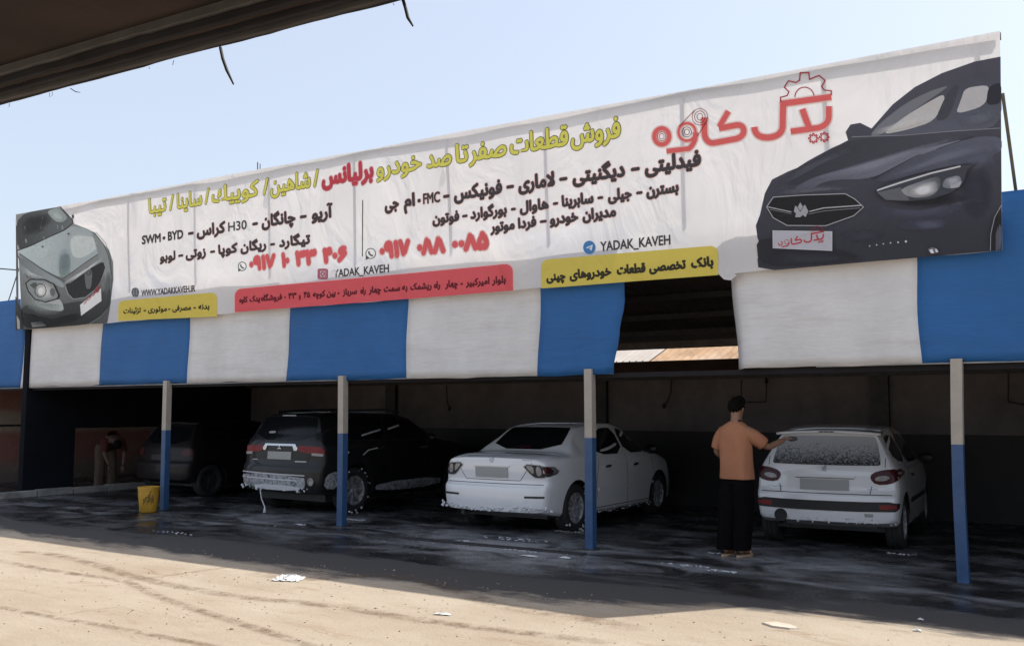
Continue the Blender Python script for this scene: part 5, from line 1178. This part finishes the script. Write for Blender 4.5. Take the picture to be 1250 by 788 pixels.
# feet and sandals
for sx, fy in ((.045, -.015), (-.115, -.070)):
    ft = skin_mesh('foot', [(sx, fy-.03, .055), (sx, fy+.03, .085), (sx+.006, fy+.10, .05), (sx+.012, fy+.175, .035)], [(0, 1), (1, 2), (2, 3)], [(.034, .035), (.036, .04), (.040, .028), (.042, .018)], MT['skin'], man, sub=2)
    q = MB(); o_ = [(sx+.004+.050*math.cos(a)*(1.05 if math.sin(a) > 0 else .85), fy+.06+.15*math.sin(a)) for a in [i*math.pi/9 for i in range(18)]]
    q.add([(x, y, .002) for x, y in o_]+[(x, y, .026) for x, y in o_], [tuple(reversed(range(18))), tuple(range(18, 36))]+[(i, (i+1) % 18, 18+(i+1) % 18, 18+i) for i in range(18)]); so_ = q.build('sandal', MT['sandal'], man)
    q = MB(); q.tube([(sx+.004+.055*math.cos(t), fy+.10, .025+.062*math.sin(t)) for t in [i*math.pi/8 for i in range(9)]], .010, 6); q.build('strap', MT['sandal'], so_, True)
# head details: ears, hair, face on the far side
q = bmesh.new(); bmesh.ops.create_uvsphere(q, u_segments=28, v_segments=18, radius=1, matrix=Matrix.Translation((0, .022, 1.655)) @ Matrix.Diagonal((.084, .102, .092, 1)))
for v in list(q.verts):
    n = v.co-Vector((0, .022, 1.655))
    if n.y > .058 and v.co.z < 1.685 or v.co.z < 1.598 and n.y > -.02 or v.co.z < 1.575: q.verts.remove(v)
    else:
        r_ = random.uniform(.94, 1.16); v.co = Vector((0, .022, 1.655))+n*r_
        if n.y > .03 and n.z > .03: v.co.z += .022; v.co.x += .012
me = bpy.data.meshes.new('hair'); q.to_mesh(me); q.free(); ho = link('hair', me, MT['hair'], man, True); sm_ = ho.modifiers.new('s', 'SOLIDIFY'); sm_.thickness = .004; sm_.offset = -1
for sx in (-1, 1):
    q = bmesh.new(); bmesh.ops.create_uvsphere(q, u_segments=10, v_segments=8, radius=1, matrix=Matrix.Translation((sx*.078, .03, 1.622)) @ Matrix.Diagonal((.010, .018, .030, 1))); me = bpy.data.meshes.new('ear'); q.to_mesh(me); q.free(); link('ear', me, MT['skin'], man, True)
    q = bmesh.new(); bmesh.ops.create_uvsphere(q, u_segments=10, v_segments=8, radius=.011, matrix=Matrix.Translation((sx*.030, .112, 1.645))); me = bpy.data.meshes.new('eye'); q.to_mesh(me); q.free(); link('eye', me, MT['hair'], man, True)
q = MB(); q.add([(0, .125, 1.650), (-.016, .112, 1.605), (.016, .112, 1.605), (0, .145, 1.612)], [(0, 1, 3), (0, 3, 2), (1, 2, 3), (0, 2, 1)]); q.build('nose', MT['skin'], man)
q = MB(); q.box((-.024, .108, 1.578), (.024, .120, 1.586)); q.build('mouth', MT['trousers'], man)
# wet cloth in his right hand (rests on the car)
q = bmesh.new(); bmesh.ops.create_icosphere(q, subdivisions=3, radius=.06)
for v in q.verts: v.co *= random.uniform(.85, 1.12); v.co.z *= .45
me = bpy.data.meshes.new('wash_cloth'); q.to_mesh(me); q.free(); o = link('wash_cloth', me, simple('damp_dark_cloth', (.10, .09, .09), .9), None, True); o.location = man.matrix_basis @ Vector((.385, .535, 1.285)); tag(o, 'dark damp cloth under the right hand of the man in the orange-brown shirt', 'cloth')

# a second worker stooping in the unlit bay
c = gnd(127, 597); m2 = empty('person', (c.x, c.y, 0), R(-14)); tag(m2, 'man in a dark maroon shirt stooping in the unlit bay, left of the yellow bucket', 'person')
MT['skin2'] = simple('shaded_skin', (.13, .08, .06), .8, spec=.2)  # skin colour darkened to paint in the deep shade of the bay
MT['maroon_cloth'] = simple('maroon_cotton', (.085, .028, .028), 1, var=.2, scale=6, spec=.1); MT['khaki'] = simple('brown_khaki_cotton', (.10, .075, .058), 1, var=.15, scale=6, spec=.1)
V = [(0,0,.80),(.12,0,.93),(.30,0,1.04),(.45,0,1.05),(.53,0,.99),(.60,0,.93),(.66,0,.88), (.42,-.17,.98),(.50,-.20,.76),(.60,-.15,.56),(.62,-.14,.52), (.42,.17,.98),(.50,.20,.76),(.60,.15,.56),(.62,.14,.52), (-.02,-.09,.76),(.03,-.10,.44),(-.02,-.11,.09), (-.02,.09,.76),(.06,.11,.44),(.05,.12,.09)]
Eg = [(0,1),(1,2),(2,3),(3,4),(4,5),(5,6),(3,7),(7,8),(8,9),(9,10),(3,11),(11,12),(12,13),(13,14),(0,15),(15,16),(16,17),(0,18),(18,19),(19,20)]
Rr = [(.11,.13),(.11,.12),(.12,.13),(.11,.12),.055,(.085,.075),(.075,.07),.055,.045,.034,.026,.055,.045,.034,.026,.08,.055,.04,.08,.055,.04]
skin_mesh('body', V, Eg, Rr, MT['skin2'], m2)
hand(m2, (.62,-.14,.52), (.25,.1,-1), (1,0,.2), MT['skin2']); hand(m2, (.62,.14,.52), (.25,-.1,-1), (1,0,.2), MT['skin2'], -1)
V = [(.02,0,.86),(.13,0,.95),(.28,0,1.04),(.42,0,1.055),(.49,0,1.02),(.42,-.16,.99),(.50,-.20,.74),(.42,.16,.99),(.50,.20,.74)]
skin_mesh('shirt', V, [(0,1),(1,2),(2,3),(3,4),(3,5),(5,6),(3,7),(7,8)], [(.15,.17),(.15,.165),(.15,.165),(.14,.15),(.07,.07),.085,.062,.085,.062], MT['maroon_cloth'], m2, root=2)
q = MB()
for sy, kx, fx in ((-.10, .03, -.01), (.105, .06, .05)):
    q.add(*loft([(.0,sy*.7,.93,.11,.10,0,0,0),(-.02,sy,.82,.125,.11,0,0,.01),(0,sy,.68,.115,.10,0,0,.02),(kx,sy*1.05,.44,.095,.09,0,0,.03),(fx,sy*1.1,.20,.085,.085,0,0,.04),(fx,sy*1.1,.07,.085,.085,0,0,.04)], 24, ph=sy*30))
finish(q, 'trousers', MT['khaki'], m2)
for sy, fx in ((-.11, -.01), (.115, .05)):
    skin_mesh('foot', [(fx-.04, sy, .05), (fx+.03, sy, .07), (fx+.12, sy, .045), (fx+.18, sy, .03)], [(0, 1), (1, 2), (2, 3)], [.036, .04, (.03, .04), (.02, .042)], MT['sandal'], m2, sub=2)
q = bmesh.new(); bmesh.ops.create_icosphere(q, subdivisions=3, radius=1, matrix=Matrix.Translation((.625, 0, .925)) @ Matrix.Diagonal((.105, .085, .085, 1)))
for v in q.verts: v.co = Vector((.625, 0, .925))+(v.co-Vector((.625, 0, .925)))*random.uniform(.95, 1.12)
me = bpy.data.meshes.new('hair'); q.to_mesh(me); q.free(); link('hair', me, MT['hair'], m2, True)

# ------------------------------------------------------------------ bucket
bk = empty('bucket', (-13.02, 9.32, 0)); tag(bk, 'yellow plastic bucket with dark worn printing beside the leftmost post', 'bucket')
q = MB(); q.lathe([(0, .004), (.125, .004), (.131, .012), (.158, .30), (.160, .375), (.170, .378), (.170, .40), (.156, .40), (.154, .37), (.125, .02), (0, .018)], 36); q.build('pail', MT['yellow_plastic'], bk, True).data.set_sharp_from_angle(angle=R(40))
q = MB(); q.lathe([(.1605, .345), (.166, .345), (.166, .36), (.1605, .36)], 36); q.build('rim_band', MT['yellow_plastic'], bk, True)
q = MB(); q.tube([(.168*math.cos(t), .168*math.sin(t)*.35-.07, .355-.16*abs(math.sin(t))**1.0) for t in [math.pi+i*math.pi/14 for i in range(15)]], .004, 6); q.build('handle', MT['wire'], bk, True)
a0 = math.atan2(-9.3, 13.0)
for k in range(9):
    q = MB(); a = a0-.55+k*.13; z0 = .13+.02*(k % 3); z1 = z0+random.uniform(.05, .13); c = []
    for z in (z0, z1):
        rr_ = .131+(.158-.131)*(z-.012)/.288+.0015
        c += [(rr_*math.cos(a), rr_*math.sin(a), z), (rr_*math.cos(a+.07), rr_*math.sin(a+.07), z)]
    q.add(c, [(0, 1, 3, 2)]); q.build('worn_print', MT['trim'], bk)

# ------------------------------------------------------------------ foam, litter and the drain on the floor
def blob_patch(name, c, rx, ry, n, label, cat, mat=None, h=.012, rz=0, r=(.01, .035)):
    bm = bmesh.new()
    for _ in range(n):
        a = random.uniform(0, 6.283); q_ = random.random()**.6; x = rx*q_*math.cos(a); y = ry*q_*math.sin(a); rr_ = random.uniform(*r)
        bmesh.ops.create_icosphere(bm, subdivisions=1, radius=rr_, matrix=Matrix.Translation((x*math.cos(rz)-y*math.sin(rz), x*math.sin(rz)+y*math.cos(rz), .004)) @ Matrix.Diagonal((random.uniform(1, 2.2), random.uniform(.7, 1.3), .35, 1)))
    me = bpy.data.meshes.new(name); bm.to_mesh(me); bm.free(); o = link(name, me, mat or MT['foam'], None, True); o.location = (c.x, c.y, 0); o['kind'] = 'stuff'; tag(o, label, cat); return o
for px_, py_, rx, ry, n, lab in [(690, 648, .22, .08, 40, 'lather pooled under the rear wheel of the white sedan'), (432, 634, .25, .10, 50, 'lather pooled under the rear wheel of the black SUV'), (330, 641, .45, .05, 30, 'thin line of suds on the wet floor behind the black SUV'), (366, 640, .12, .06, 26, 'small clump of suds beside the second post'),
        (630, 658, .5, .10, 40, 'suds drifting towards the drain behind the white sedan'), (635, 672, .22, .05, 30, 'suds by the drain near the third post'), (568, 660, .15, .05, 20, 'small suds at the edge of the puddle'),
        (885, 676, .22, .07, 20, 'suds near the feet of the man'), (883, 697, .16, .06, 26, 'bright clump of suds on the floor in front of the man'), (838, 690, .35, .05, 24, 'thin suds on the dark floor left of the man'), (1100, 676, .2, .06, 24, 'suds under the rear wheel of the white hatchback'),
        (18, 606, .35, .10, 46, 'bright suds on the floor at the far left kerb'), (46, 603, .14, .07, 34, 'small bright suds patch next to the far left kerb'), (213, 650, .5, .06, 24, 'thin suds right of the yellow bucket')]:
    blob_patch('soap_suds', gnd(px_, py_), rx, ry, n, lab, 'soap suds', r=(.005, .014))
# flecks of lather scattered over the wet floor
bm = bmesh.new()
for _ in range(420):
    x = random.uniform(430, 720); y = 652+(x-430)*.085+random.gauss(4, 9)
    p = gnd(x, y); s_ = random.uniform(.0025, .006)
    bmesh.ops.create_icosphere(bm, subdivisions=1, radius=s_, matrix=Matrix.Translation(p) @ Matrix.Diagonal((1.4, 1.1, .35, 1)))
me = bpy.data.meshes.new('soap_flecks'); bm.to_mesh(me); bm.free(); tag(link('soap_flecks', me, MT['foam'], None, True), 'tiny white flecks of lather scattered over the wet floor between the middle posts', 'soap suds', kind='stuff')
# shallow drain channel
dr = MB(); a = gnd(85, 612); a = Vector((-12.6, 9.02, 0)); b = Vector((-5.1, 9.27, 0)); d = (b-a).normalized(); nn_ = Vector((-d.y, d.x, 0))
for k in range(22):
    p0 = a+(b-a)*(k/22); p1 = a+(b-a)*((k+.97)/22)
    for s_ in (-1, 1):
        e0 = p0+nn_*s_*.055; e1 = p1+nn_*s_*.055; w2 = nn_*.016
        dr.add([e0-w2, e1-w2, e1+w2, e0+w2]+[v+Vector((0, 0, .012)) for v in (e0-w2, e1-w2, e1+w2, e0+w2)], [(0,3,2,1),(4,5,6,7),(0,1,5,4),(1,2,6,5),(2,3,7,6),(3,0,4,7)])
mid = MB(); mid.add([a-nn_*.038+Vector((0,0,.004)), b-nn_*.038+Vector((0,0,.004)), b+nn_*.038+Vector((0,0,.004)), a+nn_*.038+Vector((0,0,.004))], [(0, 1, 2, 3)])
dch = empty('drain_channel', a); tag(dch, kind='structure'); o = dr.build('channel_edge', MT['steel_dark']); o.parent = dch; o.location = -a; o = mid.build('channel_bed', MT['gap']); o.parent = dch; o.location = -a
# crumpled bag, broken slab, scraps
def crumple(name, c, sx, sy, h, mat, label, cat, seed, res=18):
    rnd = random.Random(seed); bm = bmesh.new(); bmesh.ops.create_grid(bm, x_segments=res, y_segments=res, size=1)
    for v in bm.verts:
        e = max(abs(v.co.x), abs(v.co.y)); v.co.x *= 1+rnd.uniform(-.12, .12); v.co.y *= 1+rnd.uniform(-.12, .12)
        v.co = Vector((v.co.x*sx, v.co.y*sy, .006+h*max(0, (1-e**2))*rnd.uniform(.25, 1)+rnd.uniform(0, .006)))
    me = bpy.data.meshes.new(name); bm.to_mesh(me); bm.free(); o = link(name, me, mat); o.location = (c.x, c.y, 0); s_ = o.modifiers.new('s', 'SOLIDIFY'); s_.thickness = .002; tag(o, label, cat); return o
crumple('plastic_bag', gnd(352, 707), .135, .10, .05, MT['paper'], 'crumpled white plastic bag lying in the sun at the shadow edge', 'bag', 3).rotation_euler.z = .5
sl_ = MB(); pts = [(-.15, -.05), (-.03, -.09), (.10, -.05), (.14, .01), (.04, .06), (-.09, .05)]; sl_.add([(x, y, .0) for x, y in pts]+[(x*.94, y*.94, .014) for x, y in pts], [tuple(reversed(range(6))), tuple(range(6, 12))]+[(i, (i+1) % 6, 6+(i+1) % 6, 6+i) for i in range(6)])
o = sl_.build('broken_slab', MT['slab']); c = gnd(955, 764); o.location = (c.x, c.y, 0); o.rotation_euler.z = -.3; tag(o, 'flat broken piece of pale concrete at the shadow edge on the right', 'slab')
for i, (px_, py_, sx, sy, lab) in enumerate([(540, 750, .07, .02, 'thin white scrap of paper on the sunny ground below the third post'), (1120, 770, .03, .015, 'small pale scrap at the shadow edge far right'), (1124, 757, .02, .012, 'tiny pale scrap on the shaded ground far right'), (690, 681, .06, .03, 'pale scrap lying by the foot of the third post'), (646, 679, .10, .02, 'flat pale scrap near the puddle edge')]):
    crumple('paper_scrap', gnd(px_, py_), sx, sy, .015, MT['paper'], lab, 'litter', 20+i, 6).rotation_euler.z = random.uniform(-.4, .4)
# brown damp tyre tracks across the dry ground
def track(pts, wpx, fade=1.0):
    P = [gnd(*p) for p in pts]; C_ = []
    for i in range(len(P)-1):
        p0 = P[max(i-1, 0)]; p1 = P[i]; p2 = P[i+1]; p3 = P[min(i+2, len(P)-1)]
        for k in range(14):
            t = k/14; C_.append(.5*((2*p1)+(p2-p0)*t+(2*p0-5*p1+4*p2-p3)*t*t+(3*p1-p0-3*p2+p3)*t**3))
    C_.append(P[-1]); bm = bmesh.new(); cl = bm.loops.layers.float_color.new('fade'); rows = []
    for i, p in enumerate(C_):
        d = (C_[min(i+1, len(C_)-1)]-C_[max(i-1, 0)]).normalized(); n_ = Vector((-d.y, d.x, 0)); f = min(1, i/8, (len(C_)-1-i)/8)*fade
        rows.append([(bm.verts.new(p+n_*wpx*q_+Vector((0, 0, .004))), f*e_) for q_, e_ in ((-1, 0), (-.35, 1), (.35, 1), (1, 0))])
    for a_, b_ in zip(rows, rows[1:]):
        for k in range(3):
            q4 = [a_[k], b_[k], b_[k+1], a_[k+1]]; f = bm.faces.new([v for v, _ in q4])
            for l, (_, c_) in zip(f.loops, q4): l[cl] = (c_, c_, c_, 1)
    me = bpy.data.meshes.new('tyre_track'); bm.to_mesh(me); bm.free(); o = link('tyre_track', me, MT['track']); o['kind'] = 'structure'
track([(-15, 738), (60, 752), (130, 764), (210, 779), (280, 792)], .055); track([(-10, 682), (40, 692), (90, 700), (150, 709), (200, 730), (260, 750), (330, 772), (390, 792)], .075)
track([(0, 672), (60, 676), (120, 690), (170, 705), (280, 726), (400, 739), (520, 757), (640, 772), (760, 786)], .10, .9); track([(140, 710), (200, 703), (250, 696), (290, 690)], .05, .8); track([(300, 668+30), (380, 706), (470, 702), (540, 716), (610, 738), (700, 752), (790, 770)], .13, .75)
track([(70, 752), (110, 745), (160, 739)], .02, .7)

# ------------------------------------------------------------------ canopy overhead on the photographer's side
CZ = 2.95; ca = gnd(0, 128, CZ); cb = gnd(490, 0, CZ); dx = (cb-ca).normalized(); dn = Vector((dx.y, -dx.x, 0))     # dn points back over the camera
cn = empty('overhead_canopy', ca); tag(cn, 'dark brown metal canopy edge overhead in the top left corner', 'canopy')
q = MB(); n = 150; L0, L1 = -4.0, 6.0; vs = []
for i in range(n+1):
    s_ = L0+(L1-L0)*i/n; e = .010*math.sin(s_*3.1)+.006*math.sin(s_*7.7+1)
    for w_, z in ((.20, .045), (1.2, .05+.012*math.sin(s_*1.7)), (2.6, .06), (4.6, .07)):
        p = dx*s_+dn*(w_+e*0); vs.append((p.x, p.y, z))
q.add(vs, [(i*4+k, i*4+k+1, i*4+4+k+1, i*4+4+k) for i in range(n) for k in range(3)]); o = q.build('soffit_sheet', MT['canopy'], cn, True); m_ = o.modifiers.new('s', 'SOLIDIFY'); m_.thickness = .01; m_.offset = 1
for w_, z0, z1, mt, am in ((.0, -.0, .13, 'canopy_edge', .0022), (.028, -.008, .12, 'steel_dark', .0016), (.060, .004, .12, 'canopy_edge', .002), (.082, -.006, .11, 'canopy_edge', .0018), (.115, .006, .11, 'canopy', .002), (.150, -.004, .10, 'canopy_edge', .0015), (.185, .016, .10, 'steel_dark', .002)):
    q = MB(); vs = []; rnd = random.Random(int(w_*1000)); ph = rnd.random()*6
    for i in range(n+1):
        s_ = L0+(L1-L0)*i/n; e = am*math.sin(s_*2.3+ph)+am*.6*math.sin(s_*9.1+ph*2)+rnd.uniform(-.0018, .0018)
        for a_, z in ((w_+.02, z1), (w_, z0+e), (w_+.022, z0+e+.002), (w_+.035, z1)):
            p = dx*s_+dn*(a_+.0); vs.append((p.x, p.y, z))
    q.add(vs, [(i*4+k, i*4+k+1, i*4+4+k+1, i*4+4+k) for i in range(n) for k in range(3)]); q.build('fascia_lip', MT[mt], cn, True)
q = MB(); vs = []
for s_ in (L0, L1):
    for w_, z in ((.01, .12), (4.6, .12), (4.6, .22), (.01, .22)):
        p = dx*s_+dn*w_; vs.append((p.x, p.y, z))
q.add(vs, [(0,1,2,3),(7,6,5,4),(0,4,5,1),(1,5,6,2),(2,6,7,3),(3,7,4,0)]); q.build('deck', MT['canopy_edge'], cn)
for pts, r_ in (([(269, 58), (272, 72), (277, 86), (285, 103)], .006), ([(491, -3), (495, 10), (498, 22), (504, 32)], .006), ([(86, 108), (92, 112), (98, 113)], .002)):
    c = [gnd(x, y, CZ+.0)-ca for x, y in pts[:1]]; Y0 = (c[0]+ca).y; c = [on_y(x, y, Y0)-ca for x, y in pts]
    q = MB(); q.tube(c, [r_]*(len(c)-1)+[r_*.5], 6); q.build('hanging_wire', MT['wire'], cn, True)
for k in range(46):                               # frayed threads along the lip
    s_ = random.uniform(-.5, 4); p = dx*s_+Vector((0, 0, -.004)); q = MB(); l_ = random.uniform(.006, .02); q.tube([p, p+Vector((random.uniform(-.006, .006), 0, -l_))], .0012, 4)
    if k < 12: q.build('frayed_thread', MT['wire'], cn)
# thin overhead cable at the far left
q = MB(); q.tube([on_y(-60, 318, 16), on_y(-10, 327, 16), on_y(40, 331, 16)], .02, 6); tag(q.build('overhead_cable', MT['wire']), 'thin cable crossing the sky left of the banner', 'cable')

# loose grit on the dry ground
bm = bmesh.new(); grit = bmesh.new(); bmesh.ops.create_icosphere(grit, subdivisions=1, radius=1); gv = [v.co.copy() for v in grit.verts]; gf = [[v.index for v in f.verts] for f in grit.faces]; grit.free(); bm.free()
mb = MB()
for _ in range(900):
    t = random.random(); x = random.uniform(-9.5, .8); y = random.uniform(3.6, 7.3); s_ = random.uniform(.003, .009) if t < .985 else random.uniform(.009, .014)
    rz = random.uniform(0, 3.1); sx_, sy_, sz_ = s_*random.uniform(.8, 1.6), s_*random.uniform(.7, 1.2), s_*random.uniform(.5, .9)
    mb.add([(x+(v.x*math.cos(rz)*sx_-v.y*math.sin(rz)*sy_), y+(v.x*math.sin(rz)*sx_+v.y*math.cos(rz)*sy_), v.z*sz_+sz_*.5) for v in gv], gf)
tag(mb.build('grit', simple('sand_grit', (.33, .275, .21), .95, var=.3, scale=9)), 'fine sandy grit scattered over the dry sunny ground', 'grit', kind='stuff')
